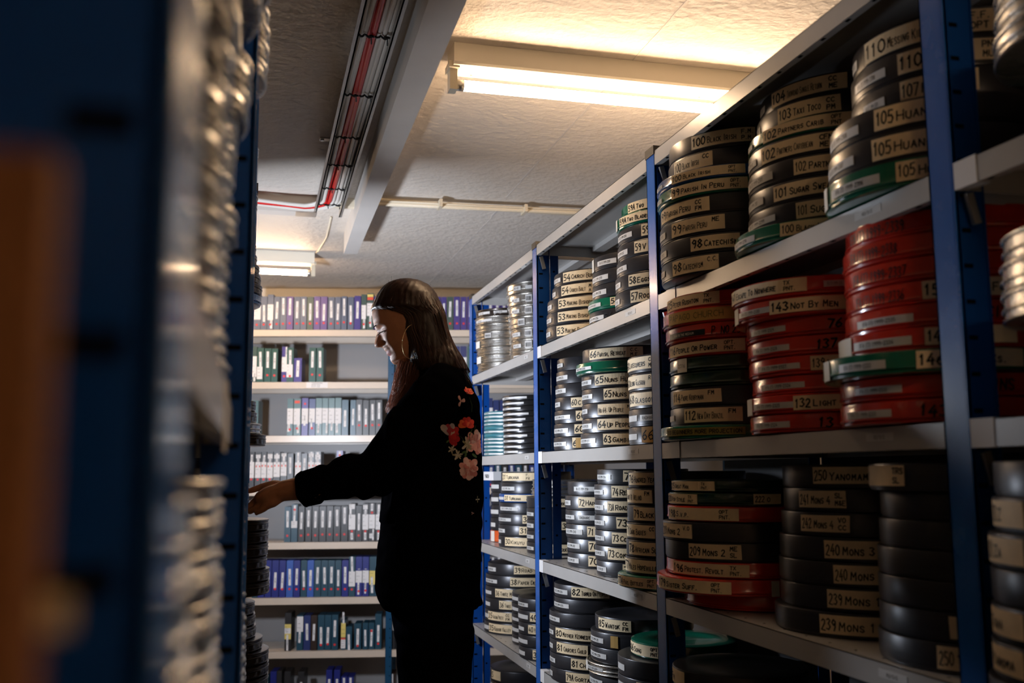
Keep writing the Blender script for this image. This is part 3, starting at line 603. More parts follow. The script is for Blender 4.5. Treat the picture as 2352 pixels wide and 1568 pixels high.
['right|near|fourth|left',[['g',1.0708,2.04,-0.642,0.165,0.0384,[]],['g',1.0719,2.04,-0.6036,0.165,0.0384,[]],['g',1.0731,2.04,-0.5651,0.165,0.0384,[]],['d',1.0741,2.04,-0.5267,0.165,0.0298,[['T',-2.792,-2.278,'293 SPECIAL CARD^OPT|PT.']]],['g',1.0409,2.04,-0.4969,0.145,0.0384,[['T',-3.442,-3.075,'L']]],['g',1.039,2.04,-0.4584,0.145,0.0384,[['T',-3.441,-2.965,'FM']]]]],
['right|near|fourth|middle',[['g',1.1254,1.69,-0.642,0.165,0.0425,[]],['g',1.1273,1.69,-0.5995,0.165,0.0425,[]],['g',1.1293,1.69,-0.557,0.165,0.0425,[]]]],
['right|middle|top|left',[['g',1.0842,3.075,0.421,0.16,0.0438,[['T',-2.772,-1.947,'53 MAKING BISHOPS'],['P',-3.296,-3.008,'#2251']]],['g',1.0862,3.075,0.4648,0.16,0.0438,[['T',-2.744,-1.954,'53 MAKING BISHOPS'],['P',-3.297,-2.987,'#2252']]],['g',1.0897,3.075,0.5086,0.16,0.0438,[['T',-2.758,-1.945,'53 MAKING BISHOPS'],['P',-3.297,-3.008,'#2253']]],['g',1.0984,3.075,0.5524,0.152,0.0438,[['T',-2.803,-1.933,'54 CHURCH BUILT^M|A'],['P',-3.299,-3.047,'#2254']]],['g',1.1029,3.075,0.5962,0.15,0.0438,[['T',-2.799,-1.92,'54 CHURCH BUILT'],['P',-3.299,-2.9,'#2255']]]]],
['right|middle|top|middle',[['g',1.1172,2.75,0.421,0.155,0.0433,[['P',-3.344,-2.724,'#2256'],['I',-2.713,-2.533,'54']]],['G',1.1137,2.75,0.4643,0.155,0.0337,[['P',-3.342,-2.771,'#2257'],['T',-2.531,-2.195,'54']]],['g',1.1229,2.75,0.498,0.15,0.0433,[['P',-3.344,-2.725,'#2258']]],['g',1.1237,2.75,0.5413,0.15,0.0433,[['P',-3.344,-2.677,'#2259']]],['g',1.1244,2.75,0.5847,0.15,0.0433,[['P',-3.019,-2.475,'#2201'],['W',-3.382,-3.212,'']]]]],
['right|middle|top|right',[['g',1.0833,2.425,0.421,0.16,0.0426,[['P',-3.378,-3.101,'#2260'],['T',-2.774,-2.201,'57 ROOT']]],['g',1.0855,2.425,0.4636,0.16,0.0426,[['P',-3.378,-3.083,'#2261'],['T',-2.827,-2.207,'58 EGGS']]],['g',1.0901,2.425,0.5062,0.16,0.0426,[['P',-3.379,-2.922,'#2262']]],['g',1.0935,2.425,0.5487,0.16,0.0426,[['P',-3.38,-2.922,'#2263'],['T',-2.744,-2.241,'59 V']]],['g',1.0956,2.425,0.5913,0.16,0.0426,[['P',-3.38,-2.816,'#2264'],['T',-2.603,-2.176,'59 V']]],['G',1.0914,2.425,0.6339,0.16,0.0331,[['T',-3.158,-2.145,'59A TWO BLADES'],['W',-3.414,-3.29,'']]],['G',1.0953,2.425,0.6669,0.15,0.0331,[['T',-3.005,-2.175,'59A TWO']]]]],
['right|middle|second|left',[['g',1.0934,3.07,0.066,0.15,0.042,[['P',-3.301,-2.693,'#2270'],['T',-2.522,-2.169,'60'],['O',-2.435,-2.313,'']]],['g',1.0954,3.07,0.108,0.15,0.042,[['P',-3.301,-2.653,'#2271'],['T',-2.477,-2.177,'60']]],['g',1.0974,3.07,0.15,0.15,0.042,[['P',-3.301,-2.603,'#2272'],['T',-2.455,-2.186,'60']]],['g',1.0994,3.07,0.192,0.15,0.042,[['P',-3.301,-2.962,'#2273'],['T',-2.591,-2.194,'60 C']]],['g',1.1014,3.07,0.234,0.15,0.042,[['P',-3.302,-2.761,'#2274']]],['g',1.1049,3.07,0.276,0.15,0.042,[['P',-3.302,-2.733,'#2275']]],['g',1.1084,3.07,0.318,0.15,0.042,[['P',-3.303,-2.943,'#2276']]]]],
['right|middle|second|middle',[['g',1.0889,2.755,0.066,0.158,0.0422,[['P',-3.337,-2.718,'#2277'],['T',-2.533,-1.929,'63 GAMBIA']]],['g',1.0936,2.755,0.1082,0.158,0.0422,[['P',-3.338,-2.854,'#2278'],['T',-2.696,-1.951,'64 UP PEOPLE']]],['g',1.0943,2.755,0.1504,0.158,0.0422,[['P',-3.338,-3.007,'#2279'],['T',-2.684,-1.949,'NO.64: UP PEOPLE^M']]],['g',1.095,2.755,0.1926,0.158,0.0422,[['P',-3.338,-2.839,'#2280'],['T',-2.55,-1.947,'65 NUNS H']]],['g',1.0943,2.755,0.2348,0.158,0.0422,[['P',-3.337,-2.852,'#2281'],['T',-2.751,-1.937,'65 NUNS HUM']]],['G',1.0814,2.755,0.277,0.162,0.0328,[['P',-3.334,-2.709,'#2282']]],['g',1.094,2.755,0.3098,0.154,0.0422,[['T',-2.932,-1.79,'66 PARISH, RETREAT^C.C.|M.E.']]]]],
['right|middle|second|right',[['g',1.1129,2.425,0.066,0.158,0.0458,[['P',-3.392,-2.989,''],['Q',-2.853,-2.449,'66']]],['g',1.114,2.425,0.1118,0.158,0.0458,[['P',-3.392,-2.989,''],['P',-2.899,-2.448,'RADHARC']]],['g',1.115,2.425,0.1576,0.158,0.0458,[['T',-3.304,-2.447,'68 GLASGOW']]],['g',1.1148,2.425,0.2034,0.158,0.0458,[['T',-3.509,-2.476,'68 BELONG GLASGOW^R']]],['g',1.1146,2.425,0.2492,0.158,0.0458,[['T',-3.509,-2.466,'68 LATECOMERS^C|M']]]]],
['right|middle|third|left',[['g',1.1123,2.99,-0.2905,0.152,0.0431,[['P',-3.318,-2.766,'#2241'],['T',-2.508,-2.15,'70']]],['g',1.1115,2.99,-0.2474,0.152,0.0431,[['P',-3.317,-2.725,'#2242'],['T',-2.496,-2.14,'70']]],['g',1.1078,2.99,-0.2043,0.152,0.0431,[['P',-3.316,-2.614,'#2243'],['T',-2.494,-2.111,'71 T']]],['g',1.107,2.99,-0.1612,0.152,0.0431,[['P',-3.315,-2.833,'#2244'],['P',-2.722,-2.316,'RADHARC']]],['g',1.1061,2.99,-0.1182,0.152,0.0431,[['P',-3.315,-2.965,'#2245'],['T',-2.696,-2.09,'72 HAPPY']]],['g',1.1101,2.99,-0.0751,0.147,0.0431,[['P',-2.922,-2.342,'#2250']]]]],
['right|middle|third|middle',[['g',1.0849,2.7,-0.2905,0.1321,0.0421,[['P',-3.288,-2.828,'#2230'],['T',-2.383,-2.108,'7']]],['g',1.0843,2.7,-0.2484,0.135,0.0421,[['P',-3.343,-2.827,'#2231'],['T',-2.731,-2.097,'73 COM']]],['g',1.0851,2.7,-0.2064,0.135,0.0421,[['P',-3.343,-2.841,'#2232'],['T',-2.621,-2.095,'73 COM']]],['g',1.0845,2.7,-0.1643,0.135,0.0421,[['P',-3.343,-2.825,'#2233'],['T',-2.499,-2.085,'73']]],['g',1.0853,2.7,-0.1222,0.135,0.0421,[['P',-3.343,-2.854,'#2234'],['T',-2.729,-2.083,'73A ROAD N']]],['g',1.0847,2.7,-0.0801,0.135,0.0421,[['P',-3.342,-2.853,'#2235'],['T',-2.606,-2.072,'74 RES']]],['g',1.0895,2.7,-0.0381,0.13,0.0421,[['P',-3.342,-2.701,'#2236'],['T',-2.373,-2.104,'7']]]]],
['right|middle|third|right',[['G',1.0642,2.41,-0.2905,0.1551,0.033,[['T',-3.332,-2.281,'77A PIUS, BOTTLES^OPT.|PNT.']]],['g',1.0815,2.41,-0.2575,0.15,0.0425,[['T',-3.387,-2.406,'77 MILES HOPEVILLE']]],['g',1.0848,2.41,-0.215,0.15,0.0425,[['T',-3.188,-2.382,'78 AFRICAN SUN']]],['g',1.087,2.41,-0.1725,0.15,0.0425,[['T',-3.388,-2.428,'71 DARK BABIES^CC']]],['g',1.0892,2.41,-0.13,0.15,0.0425,[['T',-3.038,-2.396,'79 BLACK B']]],['g',1.0901,2.41,-0.0875,0.15,0.0425,[['T',-3.388,-2.565,'VOICE OF IRELAND^FM']]],['g',1.0935,2.41,-0.045,0.15,0.0425,[['T',-3.299,-2.409,'76 HUNDRED YEARS']]]]],
['right|middle|fourth|left',[['g',1.0889,3.07,-0.642,0.165,0.0417,[['T',-2.655,-1.949,'79A GORTA'],['P',-3.305,-3.119,'#2210']]],['g',1.088,3.07,-0.6003,0.165,0.0417,[['T',-2.517,-1.939,'81 CHURCH'],['P',-3.305,-2.969,'#2211']]],['g',1.087,3.07,-0.5586,0.1643,0.0417,[['T',-2.901,-2.169,'81 CHURCHES CHILD'],['P',-3.304,-3.069,'#2212']]],['g',1.0875,3.07,-0.5169,0.165,0.0417,[['T',-2.933,-2.087,'80 MOTHER KENNEDY'],['P',-3.304,-3.025,'#2213']]],['g',1.088,3.07,-0.4751,0.165,0.0417,[['P',-3.304,-2.798,'#2214']]],['g',1.0939,3.07,-0.4334,0.155,0.0417,[['P',-3.305,-2.652,'#2215']]],['g',1.0944,3.07,-0.3917,0.155,0.0417,[['P',-3.304,-2.688,'#2216'],['T',-2.581,-1.787,'82 TURNED ON PEOPLE']]]]],
['right|middle|fourth|middle',[['g',1.0918,2.745,-0.642,0.15,0.0415,[['P',-3.292,-2.755,'#2217']]],['g',1.0926,2.745,-0.6005,0.15,0.0415,[['P',-3.292,-2.766,'#2218']]],['s',1.0872,2.745,-0.5589,0.1532,0.0293,[['P',-3.252,-2.681,'#2219'],['W',-3.38,-3.218,'']]],['g',1.0924,2.745,-0.5296,0.145,0.0415,[['P',-3.344,-2.683,'#2220']]],['g',1.0932,2.745,-0.4881,0.145,0.0415,[['P',-3.343,-2.765,'#2221'],['O',-2.573,-2.408,'']]],['g',1.1018,2.745,-0.4465,0.14,0.0415,[['T',-3.079,-2.208,'85 WANTOK^CC|FM']]]]],
['right|middle|fourth|right',[['g',1.0712,2.43,-0.642,0.16,0.0448,[['T',-2.667,-2.292,'97'],['P',-3.336,-2.86,'']]],['g',1.071,2.43,-0.5972,0.1573,0.0448,[['T',-2.535,-2.25,'87']]],['g',1.0719,2.43,-0.5525,0.1586,0.0448,[['T',-2.728,-2.248,'87 THE M'],['P',-3.335,-2.746,'#2225']]],['g',1.0729,2.43,-0.5077,0.16,0.0448,[['P',-3.335,-3.032,'']]],['G',1.0827,2.43,-0.4629,0.135,0.0379,[['T',-3.386,-2.447,'86 SONG^OPT|PNT.']]]]],
['right|far|top|left',[['s',1.0759,4.13,0.421,0.15,0.0326,[]],['s',1.074,4.13,0.4536,0.15,0.0326,[['W',-3.203,-2.86,'']]],['s',1.0722,4.13,0.4863,0.15,0.0326,[]],['s',1.0703,4.13,0.5189,0.15,0.0326,[['W',-3.202,-2.884,'']]],['s',1.0684,4.13,0.5515,0.15,0.0326,[['B',-2.608,-2.385,'']]],['s',1.0685,4.13,0.5841,0.15,0.0326,[]],['s',1.0666,4.13,0.6168,0.15,0.0326,[['P',-3.043,-2.341,'MC 0412']]],['k',1.0654,4.13,0.6494,0.145,0.0326,[['P',-2.933,-2.427,'MC-410'],['P',-2.293,-1.884,'IFA 1999']]]]],
['right|far|top|middle',[['s',1.1335,3.79,0.421,0.15,0.0449,[['P',-2.937,-2.607,'MC 416'],['B',-2.446,-2.266,'']]],['s',1.1338,3.79,0.4659,0.15,0.0449,[['P',-2.936,-2.607,'MC 415'],['B',-2.473,-2.265,'']]],['s',1.1323,3.79,0.5107,0.15,0.0449,[['P',-2.962,-2.622,'MC 414'],['B',-2.458,-2.251,'']]],['s',1.1307,3.79,0.5556,0.15,0.0449,[['B',-2.687,-2.457,'']]],['s',1.1274,3.79,0.6004,0.15,0.0449,[['P',-2.934,-2.603,'MC 413'],['B',-2.415,-2.212,'']]],['s',1.124,3.79,0.6453,0.15,0.0449,[['P',-2.883,-2.571,'MC 412'],['B',-2.373,-2.186,'']]],['s',1.1189,3.79,0.6901,0.15,0.0449,[['P',-2.737,-2.481,'MC-411'],['P',-2.332,-2.148,'']]]]],
['right|far|second|left',[['t',1.068,4.1,0.066,0.12,0.0152,[['P',-3.193,-2.148,'PRINT 3 SOUND']]],['t',1.068,4.1,0.0812,0.12,0.0152,[['P',-3.193,-2.147,'PRINT 4 SOUND']]],['t',1.068,4.1,0.0963,0.12,0.0152,[['P',-3.193,-2.147,'PRINT 5 SOUND']]],['t',1.0681,4.1,0.1115,0.12,0.0152,[['P',-3.193,-2.147,'PRINT 6 SOUND']]],['t',1.0681,4.1,0.1267,0.12,0.0152,[['P',-3.193,-2.146,'PRINT 7 SOUND']]],['t',1.0682,4.1,0.1418,0.12,0.0152,[]],['t',1.0682,4.1,0.157,0.12,0.0152,[['P',-3.193,-2.146,'PRINT 9 SOUND']]],['t',1.0682,4.1,0.1722,0.12,0.0152,[]],['t',1.0683,4.1,0.1873,0.12,0.0152,[['P',-3.193,-2.145,'PRINT 11 SOUND']]],['t',1.0683,4.1,0.2025,0.12,0.0152,[['P',-3.193,-2.145,'PRINT 12 SOUND']]],['t',1.0684,4.1,0.2177,0.12,0.0152,[['P',-3.193,-2.144,'PRINT 13 SOUND']]],['t',1.0684,4.1,0.2328,0.12,0.0152,[['P',-3.193,-2.144,'PRINT 14 SOUND']]]]],
['right|far|second|middle',[['z',1.0883,3.8,0.066,0.13,0.0205,[['P',-3.225,-2.43,'ELEMENTS 2']]],['z',1.0879,3.8,0.0865,0.13,0.0205,[['P',-3.225,-2.32,'ELEMENTS 3']]],['z',1.0875,3.8,0.1071,0.13,0.0205,[['P',-3.225,-2.216,'ELEMENTS 4']]],['z',1.0871,3.8,0.1276,0.13,0.0205,[['P',-3.225,-2.117,'ELEMENTS 5']]],['z',1.0866,3.8,0.1482,0.13,0.0205,[['P',-3.225,-2.364,'ELEMENTS 6']]],['z',1.0862,3.8,0.1687,0.13,0.0205,[['P',-3.224,-2.258,'ELEMENTS 7']]],['z',1.0858,3.8,0.1893,0.13,0.0205,[['P',-3.224,-2.157,'ELEMENTS 8']]],['z',1.0854,3.8,0.2098,0.13,0.0205,[['P',-3.224,-2.059,'ELEMENTS 9']]],['z',1.0849,3.8,0.2304,0.13,0.0205,[['P',-3.224,-2.301,'ELEMENTS 10']]],['z',1.0845,3.8,0.2509,0.13,0.0205,[['P',-3.224,-2.197,'ELEMENTS 11']]],['z',1.0841,3.8,0.2715,0.13,0.0205,[['P',-3.224,-2.098,'ELEMENTS 12']]]]],
['right|far|third|left',[['o',1.0948,4.15,-0.2905,0.11,0.0467,[['W',-3.115,-2.791,'']]],['g',1.095,4.15,-0.2438,0.11,0.0522,[['P',-3.115,-2.733,'']]],['g',1.097,4.15,-0.1916,0.11,0.0522,[['P',-3.191,-2.583,'']]],['g',1.0991,4.15,-0.1394,0.11,0.0522,[['P',-3.192,-2.606,'']]],['g',1.0993,4.15,-0.0872,0.11,0.0522,[['P',-3.191,-2.582,'']]]]],
['right|far|third|middle',[['g',1.093,3.87,-0.2905,0.14,0.0425,[['P',-3.226,-2.998,''],['T',-2.75,-2.015,'30 KIKUYU']]],['g',1.0932,3.87,-0.248,0.14,0.0425,[['P',-3.225,-2.77,'#2141'],['T',-2.251,-1.977,'31']]],['g',1.0952,3.87,-0.2055,0.14,0.0425,[['P',-3.382,-2.536,'#2142'],['T',-2.173,-1.988,'3']]],['g',1.0972,3.87,-0.163,0.14,0.0425,[['P',-3.111,-2.317,'#2143']]],['b',1.0956,3.87,-0.1205,0.14,0.034,[['T',-2.813,-1.866,'31 TURKANA^CMOPT|PNT.'],['P',-3.226,-2.835,'']]],['g',1.1029,3.87,-0.0865,0.14,0.0425,[['P',-3.112,-2.474,'#2144']]],['g',1.1049,3.87,-0.044,0.14,0.0425,[['T',-3.07,-1.889,'31 TURKANA^F.|FX']]]]],
['right|far|third|right',[['g',1.1234,3.52,-0.2905,0.15,0.0398,[['P',-3.265,-2.827,'#2150'],['T',-2.285,-1.827,'FORBIDDEN']]],['g',1.1237,3.52,-0.2507,0.15,0.0398,[['P',-3.265,-2.827,'#2151']]],['g',1.1241,3.52,-0.211,0.15,0.0398,[['P',-3.265,-2.827,'#2152'],['T',-2.027,-1.824,'33']]],['g',1.1244,3.52,-0.1712,0.15,0.0398,[['P',-3.265,-2.826,'#2153']]],['g',1.1247,3.52,-0.1315,0.15,0.0398,[['T',-2.281,-1.8,'FORBIDDEN V']]],['s',1.1312,3.52,-0.0917,0.14,0.0281,[]],['s',1.1348,3.52,-0.0637,0.14,0.0337,[]]]],
['right|far|fourth|left',[['g',1.1008,4.05,-0.642,0.165,0.0457,[['P',-3.221,-2.88,''],['T',-2.858,-2.138,'35 RABOON VALLEY']]],['g',1.1045,4.05,-0.5963,0.165,0.0457,[['P',-3.222,-2.953,''],['T',-2.953,-2.16,'35 VACHAN PRIEST^CC|FM']]],['g',1.1065,4.05,-0.5507,0.165,0.0457,[['P',-3.223,-2.881,''],['T',-2.524,-2.17,'36 THREE']]],['g',1.1066,4.05,-0.505,0.165,0.0457,[['P',-3.222,-2.817,''],['T',-2.657,-2.147,'36 THREE M']]],['g',1.1086,4.05,-0.4593,0.165,0.0457,[['P',-3.223,-2.61,'#2160'],['T',-2.225,-1.584,'38 PAPER DE']]],['g',1.1108,4.05,-0.4137,0.158,0.0457,[['P',-3.221,-2.728,'#2161'],['T',-2.15,-1.549,'39 ROAD']]]]],
['right|far|fourth|middle',[['g',1.1123,3.74,-0.642,0.14,0.0374,[['P',-3.242,-2.777,'']]],['g',1.1125,3.74,-0.6046,0.14,0.0374,[['P',-3.242,-2.777,'']]],['g',1.1128,3.74,-0.5672,0.14,0.0374,[['P',-3.242,-2.777,'']]],['g',1.113,3.74,-0.5298,0.14,0.0374,[['P',-3.242,-2.776,'']]],['g',1.1132,3.74,-0.4924,0.14,0.0374,[['P',-3.242,-2.776,'']]]]],
['right|far|fourth|right',[['g',1.0597,3.46,-0.642,0.135,0.041,[['P',-3.252,-2.837,''],['T',-2.536,-2.325,'3']]],['g',1.0584,3.46,-0.601,0.135,0.041,[['P',-3.252,-2.706,'']]],['g',1.0587,3.46,-0.56,0.135,0.041,[['P',-3.252,-2.857,''],['T',-2.672,-2.311,'40 PAUL']]],['g',1.0574,3.46,-0.519,0.135,0.041,[['P',-3.251,-2.671,''],['T',-2.592,-2.297,'40']]],['g',1.0577,3.46,-0.478,0.135,0.041,[['P',-3.251,-2.67,'#2170']]]]],
['right|far|bottom|left',[['g',1.11,4,-0.995,0.16,0.0467,[]],['g',1.1101,4,-0.9483,0.16,0.0467,[]],['g',1.1103,4,-0.9015,0.16,0.0467,[]],['k',1.1104,4,-0.8548,0.16,0.033,[['P',-3.227,-2.203,'ROUGH CUT FOR TAPE VO']]],['g',1.1088,4,-0.8218,0.16,0.0467,[['T',-3.079,-2.642,'5']]]]],
['right|far|bottom|right',[['g',1.0886,3.55,-0.995,0.15,0.039,[]],['g',1.0889,3.55,-0.956,0.15,0.039,[]],['g',1.0892,3.55,-0.917,0.15,0.039,[]],['g',1.0895,3.55,-0.878,0.15,0.039,[]],['g',1.0897,3.55,-0.839,0.15,0.039,[]]]],
['right|nearest|top|left',[['g',1.0429,0.93,0.421,0.13,0.0425,[]],['g',1.0467,0.93,0.4635,0.13,0.0425,[]],['s',1.0245,0.93,0.506,0.15,0.03,[]],['s',1.0289,0.93,0.536,0.15,0.03,[]],['s',1.0314,0.93,0.566,0.15,0.03,[]]]],
['right|nearest|second|left',[['s',1.023,0.9,0.066,0.14,0.034,[]],['s',1.0198,0.9,0.1,0.14,0.034,[]],['s',1.0197,0.9,0.134,0.14,0.034,[]],['s',0.971,0.9,0.168,0.14,0.034,[]],['s',0.9719,0.9,0.202,0.14,0.034,[]],['s',0.976,0.9,0.236,0.14,0.034,[]]]],
['right|nearest|third|left',[['g',1.0008,0.985,-0.2905,0.15,0.0425,[]],['g',1.0087,0.985,-0.248,0.15,0.0425,[['T',-3.683,-3.174,'YANOMA']]],['g',1.0122,0.985,-0.2055,0.15,0.0425,[['T',-3.729,-3.172,'TOWA']]],['g',1.0137,0.985,-0.163,0.15,0.0425,[]],['g',1.0139,0.985,-0.1205,0.15,0.0425,[['T',-3.725,-3.13,'252 ZA']]],['g',1.0232,0.985,-0.078,0.15,0.0425,[['T',-3.728,-3.172,'252 Z']]],['g',1.0273,0.985,-0.0355,0.15,0.0425,[]]]],
['left|nearest|second|near',[['s',-0.1261,0.375,0.066,0.105,0.0282,[]],['s',-0.1265,0.375,0.0942,0.105,0.0282,[]],['s',-0.1269,0.375,0.1224,0.105,0.025,[]],['s',-0.1275,0.375,0.1474,0.105,0.0274,[]],['s',-0.1279,0.375,0.1748,0.105,0.027,[]],['s',-0.1281,0.375,0.2018,0.105,0.0277,[]],['s',-0.129,0.375,0.2295,0.105,0.0283,[]],['s',-0.1293,0.375,0.2578,0.105,0.0288,[]],['s',-0.1292,0.375,0.2866,0.105,0.0254,[]],['s',-0.1286,0.375,0.3119,0.105,0.0243,[]],['s',-0.1291,0.375,0.3362,0.105,0.0268,[]]]],
['left|nearest|second|middle',[['s',-0.1345,0.615,0.066,0.115,0.0274,[]],['s',-0.1343,0.615,0.0934,0.115,0.0286,[]],['s',-0.1342,0.615,0.1219,0.115,0.0281,[]],['s',-0.1339,0.615,0.1501,0.115,0.0259,[]],['s',-0.1342,0.615,0.1759,0.115,0.026,[]],['s',-0.134,0.615,0.202,0.115,0.0272,[]],['s',-0.1332,0.615,0.2292,0.115,0.0241,[]],['s',-0.1305,0.615,0.2533,0.115,0.0278,[]],['s',-0.1332,0.615,0.2811,0.115,0.0286,[]],['s',-0.1302,0.615,0.3098,0.115,0.0245,[]],['s',-0.1288,0.615,0.3342,0.115,0.0288,[]]]],
['left|nearest|second|far',[['s',-0.1404,0.9,0.066,0.12,0.0256,[]],['s',-0.143,0.9,0.0916,0.12,0.0252,[]],['s',-0.1445,0.9,0.1168,0.12,0.0276,[]],['s',-0.1438,0.9,0.1444,0.12,0.0272,[]],['s',-0.1432,0.9,0.1716,0.12,0.028,[]],['s',-0.1376,0.9,0.1996,0.12,0.0257,[]],['s',-0.1422,0.9,0.2253,0.12,0.0305,[]],['s',-0.1411,0.9,0.2558,0.12,0.0256,[]],['s',-0.1399,0.9,0.2814,0.12,0.0253,[]],['s',-0.1311,0.9,0.3067,0.12,0.0266,[]],['s',-0.1288,0.9,0.3333,0.12,0.0297,[]]]],
['left|nearest|top|far',[['s',-0.1274,0.92,0.421,0.125,0.0262,[]],['s',-0.1193,0.92,0.4472,0.125,0.0282,[]],['s',-0.1192,0.92,0.4754,0.125,0.0252,[]],['s',-0.1222,0.92,0.5006,0.125,0.0251,[]],['s',-0.1261,0.92,0.5256,0.125,0.0272,[]],['s',-0.126,0.92,0.5528,0.125,0.0302,[]]]],
['left|nearest|third|near',[['s',-0.1176,0.375,-0.2905,0.105,0.0268,[]],['s',-0.1183,0.375,-0.2637,0.105,0.0265,[]],['s',-0.1187,0.375,-0.2373,0.105,0.0289,[]],['s',-0.1191,0.375,-0.2084,0.105,0.0269,[]],['s',-0.1198,0.375,-0.1815,0.105,0.0268,[]],['s',-0.1204,0.375,-0.1546,0.105,0.0309,[]],['s',-0.121,0.375,-0.1237,0.105,0.0254,[]],['s',-0.1228,0.375,-0.0983,0.105,0.0282,[]],['s',-0.1223,0.375,-0.0701,0.105,0.0306,[]],['s',-0.123,0.375,-0.0395,0.105,0.029,[]]]],
['left|nearest|third|middle',[['s',-0.1283,0.615,-0.2905,0.115,0.0288,[]],['s',-0.1288,0.615,-0.2617,0.115,0.0322,[]],['s',-0.1307,0.615,-0.2296,0.115,0.0265,[]],['s',-0.1292,0.615,-0.2031,0.115,0.0289,[]],['s',-0.131,0.615,-0.1742,0.115,0.0269,[]],['s',-0.13,0.615,-0.1473,0.115,0.0315,[]],['s',-0.1314,0.615,-0.1158,0.115,0.0299,[]],['s',-0.1306,0.615,-0.0859,0.115,0.0267,[]],['s',-0.1317,0.615,-0.0592,0.115,0.0273,[]],['s',-0.1305,0.615,-0.0319,0.115,0.0264,[]]]],
['left|nearest|third|far',[['s',-0.1393,0.9,-0.2905,0.12,0.029,[]],['s',-0.1402,0.9,-0.2615,0.12,0.0275,[]],['s',-0.1393,0.9,-0.234,0.12,0.0266,[]],['s',-0.1412,0.9,-0.2074,0.12,0.0269,[]],['s',-0.1406,0.9,-0.1805,0.12,0.0283,[]],['s',-0.1418,0.9,-0.1522,0.12,0.0278,[]],['s',-0.1409,0.9,-0.1244,0.12,0.0266,[]],['s',-0.141,0.9,-0.0978,0.12,0.0299,[]],['s',-0.1433,0.9,-0.0679,0.12,0.0305,[]],['s',-0.1417,0.9,-0.0374,0.12,0.0269,[]]]],
['left|middle|top|near',[['s',-0.1055,1.27,0.421,0.1,0.0253,[]],['s',-0.1051,1.27,0.4463,0.1,0.0218,[]],['s',-0.1056,1.27,0.4681,0.1,0.022,[]],['s',-0.0943,1.27,0.4901,0.1,0.0259,[]],['s',-0.0928,1.27,0.516,0.1,0.0253,[]],['s',-0.0923,1.27,0.5414,0.1,0.0244,[]],['s',-0.0934,1.27,0.5657,0.1,0.0237,[]],['s',-0.1034,1.27,0.5895,0.1,0.0235,[]]]],
['left|middle|second|near',[['s',-0.1288,1.5,0.066,0.125,0.0274,[]],['s',-0.132,1.5,0.0934,0.125,0.0274,[]],['s',-0.1315,1.5,0.1208,0.125,0.0289,[]],['s',-0.1316,1.5,0.1498,0.125,0.0265,[]],['s',-0.1336,1.5,0.1763,0.125,0.0305,[]],['s',-0.135,1.5,0.2068,0.125,0.0265,[]],['s',-0.1339,1.5,0.2333,0.125,0.028,[]],['s',-0.1353,1.5,0.2613,0.125,0.0297,[]],['s',-0.1361,1.5,0.291,0.125,0.0261,[]],['s',-0.1374,1.5,0.3171,0.125,0.0289,[]]]],
['left|middle|third|near',[['s',-0.1263,1.5,-0.2905,0.125,0.0332,[]],['s',-0.1272,1.5,-0.2573,0.125,0.0274,[]],['s',-0.1267,1.5,-0.2299,0.125,0.0277,[]],['s',-0.1282,1.5,-0.2022,0.125,0.0333,[]],['s',-0.1308,1.5,-0.1689,0.125,0.0285,[]],['s',-0.1298,1.5,-0.1403,0.125,0.0277,[]],['s',-0.1306,1.5,-0.1126,0.125,0.0281,[]],['s',-0.1302,1.5,-0.0845,0.125,0.033,[]],['s',-0.1311,1.5,-0.0514,0.125,0.0309,[]]]],
['left|far|top|far',[['b',-0.1114,2.6,0.421,0.125,0.0261,[]],['k',-0.1099,2.6,0.4471,0.125,0.0262,[]],['k',-0.1139,2.6,0.4733,0.125,0.0257,[]],['k',-0.1177,2.6,0.499,0.125,0.024,[]],['k',-0.125,2.6,0.523,0.125,0.0285,[]],['k',-0.1279,2.6,0.5514,0.125,0.029,[]],['k',-0.1319,2.6,0.5804,0.125,0.0278,[]],['k',-0.1293,2.6,0.6082,0.125,0.0253,[]],['k',-0.1344,2.6,0.6335,0.125,0.0261,[]],['k',-0.1285,2.6,0.6596,0.125,0.0259,[]],['k',-0.127,2.6,0.6855,0.125,0.028,[]],['k',-0.1321,2.6,0.7135,0.125,0.0255,[]]]],
['left|far|uppermost|far',[['s',-0.1047,2.55,0.7795,0.1,0.0222,[]],['s',-0.1031,2.55,0.8017,0.1,0.0214,[]],['s',-0.108,2.55,0.8232,0.1,0.0223,[]]]],
['left|far|second|far',[['k',-0.0909,2.58,0.066,0.125,0.0287,[]],['s',-0.1033,2.58,0.0947,0.125,0.0269,[]],['k',-0.1145,2.58,0.1216,0.125,0.0279,[]],['k',-0.1174,2.58,0.1495,0.125,0.0274,[]],['k',-0.1319,2.58,0.1769,0.125,0.0283,[]],['s',-0.1305,2.58,0.2052,0.125,0.0277,[]],['k',-0.1302,2.58,0.2328,0.125,0.0266,[]],['s',-0.1373,2.58,0.2594,0.125,0.0264,[]],['k',-0.1338,2.58,0.2858,0.125,0.0291,[]],['k',-0.1367,2.58,0.3149,0.125,0.0311,[]]]],
['left|far|third|far',[['k',-0.0787,2.58,-0.2905,0.13,0.0315,[]],['k',-0.0794,2.58,-0.259,0.13,0.0293,[]],['k',-0.0864,2.58,-0.2297,0.13,0.0293,[]],['k',-0.084,2.58,-0.2004,0.13,0.0315,[]],['k',-0.0837,2.58,-0.1689,0.13,0.0287,[]],['k',-0.0844,2.58,-0.1402,0.13,0.0278,[]],['k',-0.1332,2.58,-0.1124,0.13,0.0276,[]],['k',-0.135,2.58,-0.0848,0.13,0.0293,[]],['k',-0.1338,2.58,-0.0555,0.13,0.0296,[]],['k',-0.1377,2.58,-0.0259,0.13,0.0321,[]],['k',-0.1375,2.58,0.0062,0.13,0.0278,[]]]],
